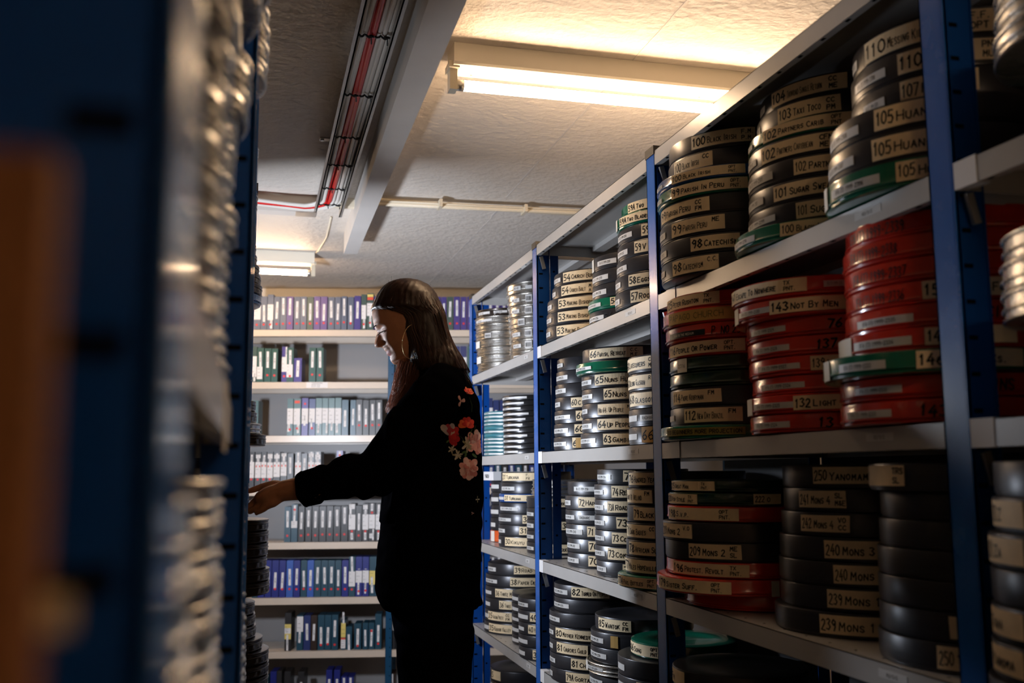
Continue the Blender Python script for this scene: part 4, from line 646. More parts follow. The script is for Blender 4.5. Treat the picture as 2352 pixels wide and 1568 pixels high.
['left|far|fourth|far',[['k',-0.0832,2.58,-0.642,0.13,0.0262,[]],['k',-0.0819,2.58,-0.6158,0.13,0.0279,[]],['k',-0.0785,2.58,-0.5879,0.13,0.0302,[]],['k',-0.0792,2.58,-0.5577,0.13,0.0254,[]],['k',-0.0778,2.58,-0.5323,0.13,0.025,[]],['k',-0.0764,2.58,-0.5073,0.13,0.0263,[]],['k',-0.076,2.58,-0.481,0.13,0.0286,[]],['k',-0.0767,2.58,-0.4525,0.13,0.0303,[]],['k',-0.0919,2.58,-0.4222,0.13,0.0279,[]],['k',-0.1081,2.58,-0.3943,0.13,0.0288,[]],['k',-0.1109,2.58,-0.3654,0.13,0.0255,[]],['k',-0.1126,2.58,-0.3399,0.13,0.0279,[]]]],
['left|far|fourth|near',[['k',-0.1183,2.25,-0.642,0.125,0.0259,[]],['k',-0.1191,2.25,-0.6161,0.125,0.0298,[]],['k',-0.1199,2.25,-0.5862,0.125,0.0261,[]],['k',-0.1206,2.25,-0.5601,0.125,0.0286,[]],['k',-0.1214,2.25,-0.5315,0.125,0.0262,[]],['k',-0.1221,2.25,-0.5052,0.125,0.0296,[]],['k',-0.1229,2.25,-0.4756,0.125,0.0271,[]],['k',-0.1237,2.25,-0.4486,0.125,0.0298,[]],['k',-0.1245,2.25,-0.4188,0.125,0.0279,[]],['k',-0.1252,2.25,-0.3909,0.125,0.0269,[]],['k',-0.126,2.25,-0.364,0.125,0.03,[]]]],
['left|far|third|near',[['s',-0.1308,2.25,-0.2905,0.125,0.0314,[]],['k',-0.1316,2.25,-0.2591,0.125,0.0286,[]],['s',-0.1324,2.25,-0.2305,0.125,0.0317,[]],['s',-0.1333,2.25,-0.1988,0.125,0.0315,[]],['s',-0.1341,2.25,-0.1672,0.125,0.0274,[]],['s',-0.1349,2.25,-0.1398,0.125,0.0286,[]],['s',-0.1357,2.25,-0.1112,0.125,0.0273,[]],['k',-0.1365,2.25,-0.084,0.125,0.0314,[]],['k',-0.1373,2.25,-0.0526,0.125,0.0304,[]],['s',-0.1382,2.25,-0.0221,0.125,0.0316,[]]]]]
ROWZ=[0.8074,0.5098,0.209,-0.0853,-0.378,-0.6761,-0.9608,-1.2418]
TAPES=[
[0,-1.1742,-1.1318,0.1999,'b',[['w',0.059,0.152,0,1],['d',0.029,0,0.5,0]]],[0,-1.1306,-1.0963,0.1917,'b',[['l',0.046,0.142,0.32,0.68],['d',0.03,0,0.5,0]]],[0,-1.0951,-1.0601,0.2034,'b',[['w',0.056,0.146,0.02,0.98],['l',0.007,0.075,0.5,0.85],['d',0.03,0,0.5,0]]],[0,-1.0589,-1.0246,0.1919,'b',[['l',0.064,0.162,0.32,0.68],['d',0.034,0,0.5,0]]],
[0,-1.0233,-0.9883,0.192,'b',[['l',0.087,0.184,0.32,0.68],['d',0.035,0,0.5,0]]],[0,-0.9871,-0.9496,0.1921,'p',[['l',0.085,0.182,0.32,0.68],['d',0.038,0,0.5,0]]],[0,-0.9465,-0.9108,0.1922,'b',[['l',0.068,0.166,0.32,0.68],['d',0.037,0,0.5,0]]],[0,-0.9089,-0.8733,0.1923,'b',[['l',0.08,0.178,0.32,0.68],['d',0.037,0,0.5,0]]],
[0,-0.8714,-0.8357,0.1911,'g',[['l',0.055,0.153,0.32,0.68],['d',0.037,0,0.5,0]]],[0,-0.8338,-0.7968,0.1938,'p',[['l',0.07,0.168,0.32,0.68],['d',0.038,0,0.5,0]]],[0,-0.7943,-0.7567,0.1927,'p',[['l',0.052,0.149,0.32,0.68],['d',0.039,0,0.5,0]]],[0,-0.7542,-0.7171,0.1915,'b',[['l',0.071,0.169,0.32,0.68],['d',0.037,0,0.5,0]]],
[0,-0.7146,-0.6801,0.1916,'b',[['l',0.057,0.153,0.32,0.68],['d',0.039,0,0.5,0]]],[0,-0.6776,-0.6455,0.1943,'b',[['l',0.082,0.181,0.32,0.68],['d',0.044,0,0.5,0]]],[0,-0.6424,-0.6072,0.1918,'b',[['l',0.046,0.143,0.32,0.68],['d',0.039,0,0.5,0]]],[0,-0.6046,-0.5669,0.1971,'P',[['l',0.066,0.164,0.32,0.68]]],
[0,-0.565,-0.5341,0.2062,'g',[['w',0.063,0.144,0.05,0.9],['l',0.009,0.089,0.4,0.75],['d',0.033,0,0.5,0]]],[0,-0.5322,-0.4944,0.2128,'g',[['y',0.191,0.206,0.05,0.95],['r',0.173,0.189,0.05,0.95],['w',0.081,0.155,0,0.9],['l',0.017,0.095,0.4,0.7],['d',0.041,0,0.5,0]]],[0,-0.4919,-0.456,0.1935,'P',[['l',0.076,0.173,0.32,0.68],['d',0.038,0,0.5,0]]],[0,-0.4534,-0.4175,0.1937,'g',[['l',0.063,0.16,0.32,0.68],['d',0.038,0,0.5,0]]],
[0,-0.4149,-0.3789,0.1938,'b',[['l',0.051,0.147,0.32,0.68],['d',0.038,0,0.5,0]]],[0,-0.3764,-0.3404,0.1939,'p',[['l',0.076,0.173,0.32,0.68],['d',0.038,0,0.5,0]]],[0,-0.3379,-0.3018,0.194,'P',[['l',0.064,0.16,0.32,0.68],['d',0.038,0,0.5,0]]],[0,-0.2993,-0.2632,0.1941,'g',[['l',0.051,0.148,0.32,0.68],['d',0.038,0,0.5,0]]],
[0,-0.2607,-0.2246,0.1942,'b',[['l',0.077,0.173,0.32,0.68],['d',0.038,0,0.5,0]]],[0,-0.222,-0.1859,0.1943,'p',[['l',0.064,0.161,0.32,0.68],['d',0.038,0,0.5,0]]],[0,-0.1834,-0.1472,0.1944,'P',[['l',0.051,0.148,0.32,0.68],['d',0.038,0,0.5,0]]],[0,-0.1434,-0.1104,0.1933,'P',[['l',0.072,0.164,0.32,0.68],['d',0.038,0,0.5,0]]],
[0,-0.1085,-0.0774,0.1934,'P',[['l',0.064,0.156,0.32,0.68],['d',0.038,0,0.5,0]]],[0,-0.0748,-0.0386,0.1935,'g',[['l',0.076,0.167,0.32,0.68],['d',0.038,0,0.5,0]]],[0,-0.0361,0.0008,0.1936,'P',[['l',0.081,0.173,0.32,0.68],['d',0.038,0,0.5,0]]],[0,0.0034,0.0377,0.1937,'P',[['l',0.074,0.166,0.32,0.68],['d',0.038,0,0.5,0]]],
[0,0.0409,0.0747,0.1938,'P',[['l',0.076,0.168,0.32,0.68],['d',0.038,0,0.5,0]]],[0,0.0791,0.1142,0.1939,'b',[['l',0.076,0.168,0.32,0.68],['d',0.039,0,0.5,0]]],[0,0.1174,0.1524,0.194,'b',[['l',0.083,0.174,0.32,0.68],['d',0.039,0,0.5,0]]],[0,0.1556,0.1939,0.1941,'P',[['l',0.084,0.176,0.32,0.68],['d',0.039,0,0.5,0]]],
[0,0.1971,0.2322,0.1943,'P',[['l',0.086,0.178,0.32,0.68],['d',0.039,0,0.5,0]]],[0,0.2354,0.2719,0.1944,'P',[['l',0.084,0.175,0.32,0.68],['d',0.039,0,0.5,0]]],[0,0.2744,0.3109,0.1984,'b',[['l',0.079,0.17,0.32,0.68],['d',0.039,0,0.5,0]]],[0,0.3134,0.3499,0.2024,'g',[['l',0.074,0.165,0.32,0.68],['d',0.039,0,0.5,0]]],
[0,0.3525,0.389,0.1947,'k',[['l',0.084,0.175,0.32,0.68],['d',0.039,0,0.5,0]]],[0,0.3916,0.4281,0.1987,'P',[['l',0.079,0.17,0.32,0.68],['d',0.039,0,0.5,0]]],[0,0.4307,0.4672,0.2028,'b',[['l',0.074,0.165,0.32,0.68],['d',0.039,0,0.5,0]]],[0,0.4698,0.5064,0.1951,'g',[['l',0.084,0.175,0.32,0.68],['d',0.039,0,0.5,0]]],
[0,0.5089,0.5456,0.1991,'k',[['l',0.079,0.17,0.32,0.68],['d',0.039,0,0.5,0]]],[0,0.5481,0.5848,0.2031,'P',[['l',0.074,0.165,0.32,0.68],['d',0.039,0,0.5,0]]],[0,0.5873,0.624,0.1954,'b',[['l',0.085,0.176,0.32,0.68],['d',0.039,0,0.5,0]]],[1,-1.1785,-1.1475,0.2021,'g',[['w',0.03,0.147,0,1],['l',0.005,0.068,0.5,0.85]]],
[1,-1.1457,-1.1086,0.1945,'G',[['l',0.081,0.172,0.32,0.68],['w',0.017,0.087,0,0.85]]],[1,-1.1061,-1.0683,0.1926,'G',[['l',0.082,0.175,0.32,0.68],['d',0.04,0,0.5,0]]],[1,-1.0658,-1.0299,0.1913,'G',[['l',0.076,0.169,0.32,0.68],['d',0.038,0,0.5,0]]],[1,-1.0082,-0.979,0.2021,'P',[['w',0.059,0.143,0,1],['l',0.143,0.201,0.7,1],['d',0.034,0,0.5,0]]],
[1,-0.979,-0.9405,0.1958,'G',[['l',0.096,0.181,0.32,0.68],['w',0.027,0.1,0,0.9],['d',0.034,0,0.5,0]]],[1,-0.9393,-0.8943,0.1362,'P',[['l',0.03,0.123,0.32,0.68]]],[1,-0.8541,-0.8155,0.1958,'G',[['l',0.082,0.175,0.32,0.68],['d',0.042,0,0.5,0]]],[1,-0.8124,-0.7738,0.1958,'G',[['l',0.082,0.177,0.32,0.68],['d',0.039,0,0.5,0]]],
[1,-0.3875,-0.3561,0.1819,'k',[['d',0.048,0,0.5,0]]],[1,-0.3542,-0.3184,0.1819,'k',[['l',0.061,0.15,0.32,0.68]]],[1,-0.0382,-0.0003,0.2043,'n',[['w',0.054,0.14,0,1]]],[1,0.0016,0.0376,0.2043,'n',[['w',0.054,0.14,0,1]]],
[1,0.0408,0.0724,0.2043,'t',[]],[1,0.0787,0.1148,0.2043,'n',[['l',0.092,0.182,0.32,0.68]]],[1,0.118,0.1541,0.1992,'k',[['l',0.092,0.182,0.32,0.68]]],[1,0.1573,0.1934,0.2043,'P',[['l',0.092,0.182,0.32,0.68]]],
[1,0.1966,0.2327,0.1992,'b',[['l',0.092,0.182,0.32,0.68]]],[1,0.2359,0.2721,0.2044,'n',[['l',0.092,0.182,0.32,0.68]]],[1,0.2752,0.3115,0.1992,'k',[['l',0.092,0.182,0.32,0.68]]],[1,0.3146,0.3509,0.2044,'P',[['l',0.092,0.182,0.32,0.68]]],
[1,0.354,0.3903,0.1993,'b',[['l',0.092,0.182,0.32,0.68]]],[1,0.3935,0.4298,0.2044,'n',[['l',0.092,0.182,0.32,0.68]]],[1,0.433,0.4693,0.1993,'k',[['l',0.092,0.182,0.32,0.68]]],[1,0.4725,0.5088,0.2044,'P',[['l',0.092,0.182,0.32,0.68]]],
[1,0.512,0.5484,0.1993,'b',[['l',0.092,0.182,0.32,0.68]]],[1,0.5515,0.5879,0.2045,'n',[['l',0.092,0.182,0.32,0.68]]],[1,0.5911,0.6275,0.1993,'k',[['l',0.092,0.182,0.32,0.68]]],[2,-1.1763,-1.1313,0.1964,'t',[]],
[2,-0.9703,-0.937,0.2072,'t',[['w',0.065,0.152,0,1],['l',0.021,0.074,0.1,0.5],['d',0.034,0,0.5,0]]],[2,-0.9345,-0.8944,0.2071,'t',[['r',0.181,0.196,0.1,0.85],['w',0.062,0.152,0,0.9],['l',0.013,0.068,0.5,0.8],['d',0.04,0,0.5,0]]],[2,-0.8901,-0.8536,0.2101,'P',[['s',0.178,0,0,0],['w',0.066,0.152,0,1],['l',0.055,0.139,0.3,0.65]]],[2,-0.8499,-0.8141,0.2062,'n',[['w',0.074,0.152,0,0.95],['l',0.036,0.124,0.25,0.55],['d',0.041,0,0.5,0]]],
[2,-0.8116,-0.7764,0.2099,'t',[['w',0.066,0.154,0,1],['l',0.014,0.071,0.3,0.6]]],[2,-0.7745,-0.7417,0.2098,'t',[['w',0.07,0.153,0,1],['l',0.012,0.073,0.65,0.95]]],[2,-0.7399,-0.7058,0.2097,'t',[['w',0.067,0.153,0,1],['l',0.027,0.095,0.4,0.7]]],[2,-0.7039,-0.6686,0.2109,'t',[['w',0.067,0.153,0,1],['l',0.014,0.072,0.15,0.5]]],
[2,-0.6655,-0.6283,0.1995,'T',[['l',0.048,0.141,0.32,0.68]]],[2,-0.6178,-0.5868,0.1981,'T',[['l',0.057,0.149,0.32,0.68]]],[2,-0.5849,-0.5501,0.2005,'k',[['l',0.08,0.172,0.32,0.68],['d',0.056,0,0.5,0]]],[2,-0.5476,-0.5141,0.1979,'k',[['l',0.057,0.149,0.32,0.68],['d',0.054,0,0.5,0]]],
[2,-0.5104,-0.4768,0.1991,'k',[['l',0.084,0.176,0.32,0.68],['d',0.057,0,0.5,0]]],[2,-0.4743,-0.4394,0.199,'k',[['l',0.091,0.183,0.32,0.68],['d',0.057,0,0.5,0]]],[2,0.1192,0.1475,0.1962,'n',[['l',0.07,0.158,0.32,0.68],['d',0.045,0,0.5,0]]],[2,0.1507,0.1865,0.2075,'n',[['w',0.064,0.153,0,1]]],
[2,0.1891,0.2231,0.1961,'n',[['l',0.051,0.139,0.32,0.68]]],[2,0.2262,0.2609,0.196,'n',[]],[2,0.264,0.3019,0.2022,'n',[['l',0.145,0.193,0.32,0.68]]],[2,0.305,0.3429,0.2021,'n',[]],
[2,0.3461,0.3871,0.202,'n',[['l',0.145,0.193,0.32,0.68]]],[2,0.3903,0.4282,0.2019,'n',[]],[3,-1.1755,-1.1462,0.2045,'k',[['w',0.06,0.149,0,1],['l',0.146,0.189,0.32,0.68],['d',0.053,0,0.5,0]]],[3,-1.1401,-1.1084,0.2043,'k',[['w',0.06,0.148,0,1],['w',0.169,0.189,0.1,0.9],['l',0.134,0.186,0.32,0.68],['d',0.051,0,0.5,0],['R',0.124,0,0,0]]],
[3,-1.1066,-1.0773,0.2041,'k',[['w',0.06,0.148,0,1],['l',0.136,0.186,0.32,0.68],['d',0.052,0,0.5,0],['R',0.127,0,0,0]]],[3,-1.0748,-1.0424,0.2039,'k',[['w',0.059,0.145,0,1],['w',0.167,0.192,0.1,0.9],['l',0.127,0.189,0.32,0.68],['d',0.053,0,0.5,0],['R',0.124,0,0,0]]],[3,-1.0394,-1.0027,0.2037,'k',[['w',0.065,0.147,0,1],['w',0.167,0.188,0.1,0.9],['l',0.108,0.195,0.35,0.65],['R',0.127,0,0,0]]],[3,-0.9996,-0.966,0.1974,'k',[['w',0.071,0.147,0,1],['w',0.179,0.196,0.1,0.9],['l',0.102,0.182,0.32,0.68],['R',0.127,0,0,0]]],
[3,-0.9629,-0.9298,0.1941,'k',[['l',0.083,0.173,0.32,0.68]]],[3,-0.9206,-0.8869,0.2013,'k',[['w',0.071,0.145,0,1],['l',0.138,0.199,0.32,0.68],['R',0.123,0,0,0]]],[3,-0.8851,-0.8532,0.1937,'k',[['l',0.089,0.168,0.32,0.68]]],[3,-0.8489,-0.8151,0.204,'k',[['w',0.083,0.146,0,1],['w',0.174,0.195,0.1,0.9],['l',0.132,0.203,0.32,0.68],['R',0.126,0,0,0]]],
[3,-0.8121,-0.7777,0.2038,'k',[['w',0.082,0.144,0,1],['w',0.162,0.187,0.1,0.95],['l',0.119,0.201,0.32,0.68],['R',0.125,0,0,0]]],[3,-0.6904,-0.6547,0.2081,'P',[['w',0.082,0.149,0,1],['l',0.143,0.205,0.32,0.68],['d',0.183,0,0.5,0]]],[3,0.1186,0.1548,0.1821,'k',[['l',0.076,0.12,0.32,0.68],['d',0.015,0,0.5,0]]],[3,0.1573,0.1935,0.1819,'n',[['l',0.076,0.11,0.32,0.68],['d',0.014,0,0.5,0]]],
[3,0.196,0.2323,0.1817,'T',[['l',0.076,0.119,0.32,0.68],['d',0.014,0,0.5,0]]],[3,0.2348,0.2711,0.1815,'k',[['l',0.076,0.11,0.32,0.68],['d',0.014,0,0.5,0]]],[3,0.2736,0.31,0.1812,'n',[['l',0.075,0.119,0.32,0.68],['d',0.013,0,0.5,0]]],[3,0.3125,0.3489,0.181,'T',[['l',0.075,0.109,0.32,0.68],['d',0.013,0,0.5,0]]],
[3,0.3514,0.3877,0.1808,'k',[['l',0.075,0.119,0.32,0.68],['d',0.013,0,0.5,0]]],[3,0.3903,0.4267,0.1806,'n',[['l',0.075,0.109,0.32,0.68],['d',0.013,0,0.5,0]]],[3,0.4292,0.4656,0.1804,'T',[['l',0.074,0.118,0.32,0.68],['d',0.012,0,0.5,0]]],[3,0.4681,0.5046,0.1802,'k',[['l',0.074,0.108,0.32,0.68],['d',0.012,0,0.5,0]]],
[3,0.5071,0.5436,0.18,'n',[['l',0.074,0.118,0.32,0.68],['d',0.012,0,0.5,0]]],[3,0.5461,0.5826,0.1798,'T',[['l',0.074,0.108,0.32,0.68],['d',0.012,0,0.5,0]]],[3,0.5852,0.6217,0.1796,'k',[['l',0.073,0.117,0.32,0.68],['d',0.011,0,0.5,0]]],[4,-0.9732,-0.9373,0.1925,'T',[['l',0.08,0.17,0.32,0.68],['d',0.035,0,0.5,0]]],
[4,-0.9355,-0.9002,0.2056,'T',[['l',0.113,0.201,0.32,0.68],['w',0.077,0.114,0,0.95],['s',0.177,0,0,0]]],[4,-0.896,-0.8625,0.1949,'k',[['l',0.07,0.162,0.32,0.68],['d',0.035,0,0.5,0]]],[4,-0.8576,-0.8235,0.1934,'k',[['l',0.082,0.173,0.32,0.68],['d',0.039,0,0.5,0]]],[4,-0.8198,-0.7832,0.1943,'k',[['l',0.077,0.168,0.32,0.68],['d',0.036,0,0.5,0]]],
[4,-0.7802,-0.7423,0.194,'k',[['l',0.079,0.17,0.32,0.68],['d',0.04,0,0.5,0]]],[4,-0.7399,-0.7032,0.1949,'k',[['l',0.078,0.169,0.32,0.68],['d',0.04,0,0.5,0]]],[4,-0.7002,-0.6635,0.1933,'k',[['l',0.085,0.175,0.32,0.68],['d',0.038,0,0.5,0]]],[4,-0.6598,-0.6219,0.1942,'k',[['l',0.097,0.187,0.32,0.68],['d',0.04,0,0.5,0]]],
[4,-0.6189,-0.5809,0.2067,'k',[['w',0.065,0.147,0,1],['w',0.178,0.205,0.05,0.9],['l',0.101,0.178,0.1,0.4],['d',0.056,0,0.5,0],['l',0.01,0.047,0.32,0.68]]],[4,-0.5785,-0.5448,0.1954,'k',[['l',0.061,0.153,0.32,0.68],['d',0.033,0,0.5,0]]],[4,-0.5429,-0.5092,0.2074,'k',[['w',0.064,0.148,0,1],['w',0.176,0.2,0.1,0.85],['l',0.131,0.174,0.32,0.68],['d',0.055,0,0.5,0],['l',0.008,0.049,0.32,0.68]]],[4,-0.5068,-0.4724,0.2071,'k',[['w',0.07,0.147,0,1],['l',0.167,0.207,0.32,0.68],['s',0.157,0,0,0],['w',0.017,0.043,0.1,0.6],['l',0.007,0.067,0.6,0.85]]],
[4,-0.47,-0.4356,0.2068,'k',[['w',0.064,0.147,0,1],['l',0.127,0.201,0.32,0.68],['d',0.054,0,0.5,0],['l',0.007,0.048,0.32,0.68]]],[4,-0.4332,-0.3975,0.1943,'k',[['l',0.06,0.152,0.32,0.68]]],[4,0.1055,0.1365,0.19,'n',[]],[4,0.1384,0.1657,0.1774,'n',[['l',0.068,0.16,0.32,0.68],['d',0.033,0,0.5,0]]],
[4,0.1682,0.2017,0.1833,'n',[['l',0.068,0.16,0.32,0.68]]],[5,-1.1411,-1.1122,0.2003,'T',[['l',0.083,0.136,0.32,0.68],['d',0.047,0,0.5,0]]],[5,-1.1098,-1.0736,0.1999,'N',[['l',0.061,0.142,0.32,0.68],['d',0.046,0,0.5,0]]],[5,-1.0706,-1.0363,0.1995,'N',[['l',0.058,0.139,0.32,0.68],['d',0.046,0,0.5,0]]],
[5,-1.0338,-0.9964,0.1991,'N',[['l',0.049,0.135,0.32,0.68],['d',0.046,0,0.5,0]]],[5,-0.9934,-0.9578,0.1987,'N',[['l',0.046,0.135,0.32,0.68],['d',0.045,0,0.5,0]]],[5,-0.9548,-0.9173,0.1982,'B',[['l',0.064,0.153,0.32,0.68],['d',0.045,0,0.5,0]]],[5,-0.9149,-0.8793,0.1978,'N',[['l',0.066,0.155,0.32,0.68],['d',0.044,0,0.5,0]]],
[5,-0.8768,-0.843,0.1974,'T',[['l',0.054,0.142,0.32,0.68],['d',0.044,0,0.5,0]]],[5,-0.8412,-0.8048,0.197,'B',[['l',0.058,0.145,0.32,0.68],['d',0.043,0,0.5,0]]],[5,-0.803,-0.7667,0.1966,'T',[['l',0.071,0.16,0.32,0.68],['d',0.043,0,0.5,0]]],[5,-0.7649,-0.7279,0.1962,'T',[['l',0.069,0.159,0.32,0.68],['d',0.042,0,0.5,0]]],
[5,-0.7261,-0.6897,0.1958,'T',[['l',0.073,0.162,0.32,0.68],['d',0.042,0,0.5,0]]],[5,-0.6879,-0.6551,0.1954,'T',[['l',0.056,0.144,0.32,0.68],['d',0.041,0,0.5,0]]],[5,-0.6514,-0.615,0.195,'N',[['l',0.072,0.161,0.32,0.68],['d',0.041,0,0.5,0]]],[5,-0.6126,-0.5779,0.2145,'T',[['w',0.055,0.136,0,1],['l',0.136,0.216,0.3,0.65],['d',0.039,0,0.5,0]]],
[5,-0.5755,-0.5402,0.2141,'N',[['w',0.075,0.139,0,1],['l',0.01,0.091,0.3,0.6],['d',0.029,0,0.5,0],['S',0.146,0,0,0]]],[5,-0.5378,-0.5025,0.2137,'N',[['w',0.074,0.14,0,1],['l',0.016,0.099,0.35,0.6],['d',0.032,0,0.5,0],['S',0.146,0,0,0]]],[5,-0.5,-0.4586,0.2133,'T',[['y',0.063,0.138,0,0.9],['l',0.018,0.105,0.2,0.5]]],[5,-0.4556,-0.4214,0.1929,'N',[['l',0.063,0.135,0.32,0.68]]],
[5,-0.419,-0.3848,0.1925,'N',[['l',0.062,0.134,0.32,0.68]]],[5,0.1314,0.1659,0.1866,'N',[['l',0.104,0.204,0.32,0.68]]],[5,0.1665,0.201,0.1862,'N',[['l',0.103,0.203,0.32,0.68]]],[5,0.2015,0.235,0.1858,'N',[['l',0.103,0.203,0.32,0.68]]],
[6,-0.9566,-0.9212,0.2008,'k',[['y',0.062,0.142,0,1],['w',0.092,0.121,0,0.95],['l',0.002,0.086,0.3,0.6]]],[6,-0.8924,-0.8576,0.1863,'T',[['w',0.1,0.181,0,1],['l',0.041,0.103,0.3,0.65]]],[6,-0.8552,-0.8179,0.1846,'n',[['l',0.054,0.142,0.32,0.68]]],[6,-0.8155,-0.7806,0.1853,'K',[['l',0.052,0.141,0.32,0.68]]],
[6,-0.7782,-0.7421,0.1866,'T',[['l',0.033,0.123,0.32,0.68],['d',0.028,0,0.5,0]]],[6,-0.7403,-0.7048,0.1861,'T',[['l',0.035,0.122,0.32,0.68],['d',0.032,0,0.5,0]]],[6,-0.7024,-0.6668,0.1873,'T',[['l',0.07,0.159,0.32,0.68],['d',0.029,0,0.5,0]]],[6,-0.6517,-0.6264,0.1582,'T',[['y',0.067,0.144,0,1],['l',0.141,0.201,0.3,0.7],['r',0.055,0.064,0,1],['w',0.008,0.055,0,1]]],
[6,-0.624,-0.5914,0.1222,'T',[['l',-0.006,0.082,0.32,0.68]]],[6,-0.5793,-0.5406,0.1381,'T',[['l',0.022,0.111,0.32,0.68],['d',0.021,0,0.5,0]]],[6,-0.5334,-0.5032,0.1417,'T',[['l',0.018,0.106,0.32,0.68]]],[6,-0.5007,-0.4693,0.1412,'T',[['l',0.017,0.106,0.32,0.68],['d',0.099,0,0.5,0]]],
[6,-0.4656,-0.4305,0.1877,'T',[['l',0.04,0.129,0.32,0.68],['d',0.03,0,0.5,0]]],[6,-0.3887,-0.3554,0.1867,'k',[['l',0.1,0.187,0.32,0.68]]],[6,-0.3524,-0.319,0.1862,'k',[['l',0.089,0.172,0.32,0.68]]],[6,0.1288,0.1625,0.1654,'n',[['d',0.026,0,0.5,0]]],
[6,0.1655,0.1992,0.1649,'n',[['l',0.04,0.117,0.32,0.68]]],[7,-1.1719,-1.1386,0.1473,'T',[['l',0.049,0.142,0.32,0.68]]],[7,-1.1381,-1.1149,0.1469,'T',[['l',0.048,0.144,0.32,0.68]]],[7,-1.1066,-1.0733,0.1812,'T',[['l',0.048,0.181,0.32,0.68]]],
[7,-1.0709,-1.0376,0.1398,'T',[['l',0.047,0.139,0.32,0.68]]],[7,-1.0293,-0.996,0.1712,'N',[['l',0.046,0.081,0.32,0.68]]],[7,-0.9955,-0.9674,0.1736,'k',[['l',0.046,0.081,0.32,0.68]]],[7,-0.9531,-0.9197,0.1699,'k',[['l',0.045,0.08,0.32,0.68]]],
[7,-0.8792,-0.8457,0.1687,'k',[['l',0.044,0.116,0.32,0.68]]],[7,-0.728,-0.6945,0.1751,'N',[['l',0.041,0.129,0.32,0.68]]],[7,-0.6861,-0.6526,0.1744,'N',[['l',0.04,0.128,0.32,0.68]]],[7,-0.6472,-0.6137,0.1386,'N',[['l',0.04,0.133,0.32,0.68]]],
[7,-0.6113,-0.5777,0.138,'N',[['l',0.039,0.135,0.32,0.68]]],[7,-0.386,-0.3523,0.1519,'K',[['l',0.035,0.151,0.32,0.68]]]]

P_JACKET=[(0.2721,0.051,-0.001,0.05),(0.261,0.0543,-0.0211,0.075),(0.2476,0.0431,-0.0522,0.105),(0.2309,0.0519,-0.0767,0.145),(0.2109,0.0639,-0.0923,0.168),(0.1864,0.0758,-0.1034,0.18),(0.1476,0.0952,-0.1111,0.182),(0.0925,0.1122,-0.1155,0.178),(0.0268,0.1225,-0.1164,0.172),(-0.0493,0.1325,-0.1174,0.168),(-0.1247,0.1382,-0.1172,0.17),(-0.1889,0.1418,-0.1159,0.178),(-0.2421,0.1487,-0.1147,0.184),(-0.2844,0.1492,-0.1125,0.184),(-0.3076,0.1447,-0.1113,0.178),(-0.3225,0.136,-0.1189,0.17),(-0.3288,0.1274,-0.1091,0.16)]
P_HIPS=[(-0.274,0.1173,-0.0983,0.15),(-0.3373,0.1092,-0.0972,0.158),(-0.3793,0.1003,-0.0939,0.16),(-0.4107,0.0947,-0.0928,0.16)]
P_LEGN=[(0.0025,0.085,-0.3768,0.098),(0,0.088,-0.4947,0.086),(-0.0088,0.085,-0.6655,0.064),(-0.0111,0.085,-0.7241,0.06),(-0.0317,0.085,-0.8697,0.06),(-0.0471,0.085,-1.0318,0.042),(-0.0522,0.085,-1.1071,0.04)]
P_SLEEVE=[(-0.0151,0.145,0.2072,0.056),(-0.0023,0.162,0.1776,0.07),(0.0307,0.176,0.1323,0.07),(0.0651,0.185,0.086,0.07),(0.1002,0.18,0.0406,0.066),(0.1378,0.165,0.0055,0.06),(0.1718,0.15,-0.0065,0.054),(0.2085,0.13,-0.0094,0.05),(0.2457,0.11,-0.0164,0.045),(0.2777,0.095,-0.0246,0.04),(0.2948,0.088,-0.0287,0.037)]
P_ARM=[(0.2085,0.13,-0.0125,0.036),(0.2721,0.1,-0.0246,0.033),(0.3151,0.08,-0.0338,0.03),(0.3497,0.066,-0.039,0.0265),(0.3693,0.058,-0.0421,0.0255)]
P_PALM=[(0.3672,0.058,-0.0411,0.0255),(0.3858,0.05,-0.0463,0.0275),(0.4044,0.042,-0.0526,0.028),(0.4177,0.036,-0.0568,0.025)]
P_PALM2=[(0.3739,0.04,-0.0329,0.016),(0.3973,0.022,-0.0309,0.017),(0.4155,0.012,-0.0351,0.0145)]
P_PALM3=[(0.3793,0.058,-0.0576,0.016),(0.3948,0.056,-0.069,0.0155),(0.4076,0.052,-0.0742,0.013)]
P_F1=[(0.4045,0.016,-0.0288,0.0115),(0.4225,0.008,-0.0319,0.01),(0.4412,0.002,-0.0372,0.0088),(0.4609,-0.004,-0.0435,0.0074)]
P_F2=[(0.416,0.028,-0.0465,0.0112),(0.4289,0.024,-0.057,0.01),(0.4441,0.018,-0.0697,0.009),(0.4604,0.012,-0.0834,0.0076)]
P_F3=[(0.4115,0.042,-0.0619,0.0108),(0.4229,0.04,-0.0724,0.0096),(0.4371,0.034,-0.0829,0.0084),(0.4526,0.026,-0.0935,0.0072)]
P_F4=[(0.4025,0.052,-0.0743,0.0098),(0.4136,0.052,-0.0835,0.0086),(0.4234,0.048,-0.0898,0.0076),(0.4345,0.042,-0.0951,0.0066)]
P_TH=[(0.3931,0.02,-0.0436,0.013),(0.4131,-0.004,-0.0525,0.0115),(0.4317,-0.016,-0.0601,0.01),(0.4512,-0.02,-0.0675,0.0082)]
P_HEADC=(0.0739,0.3763)
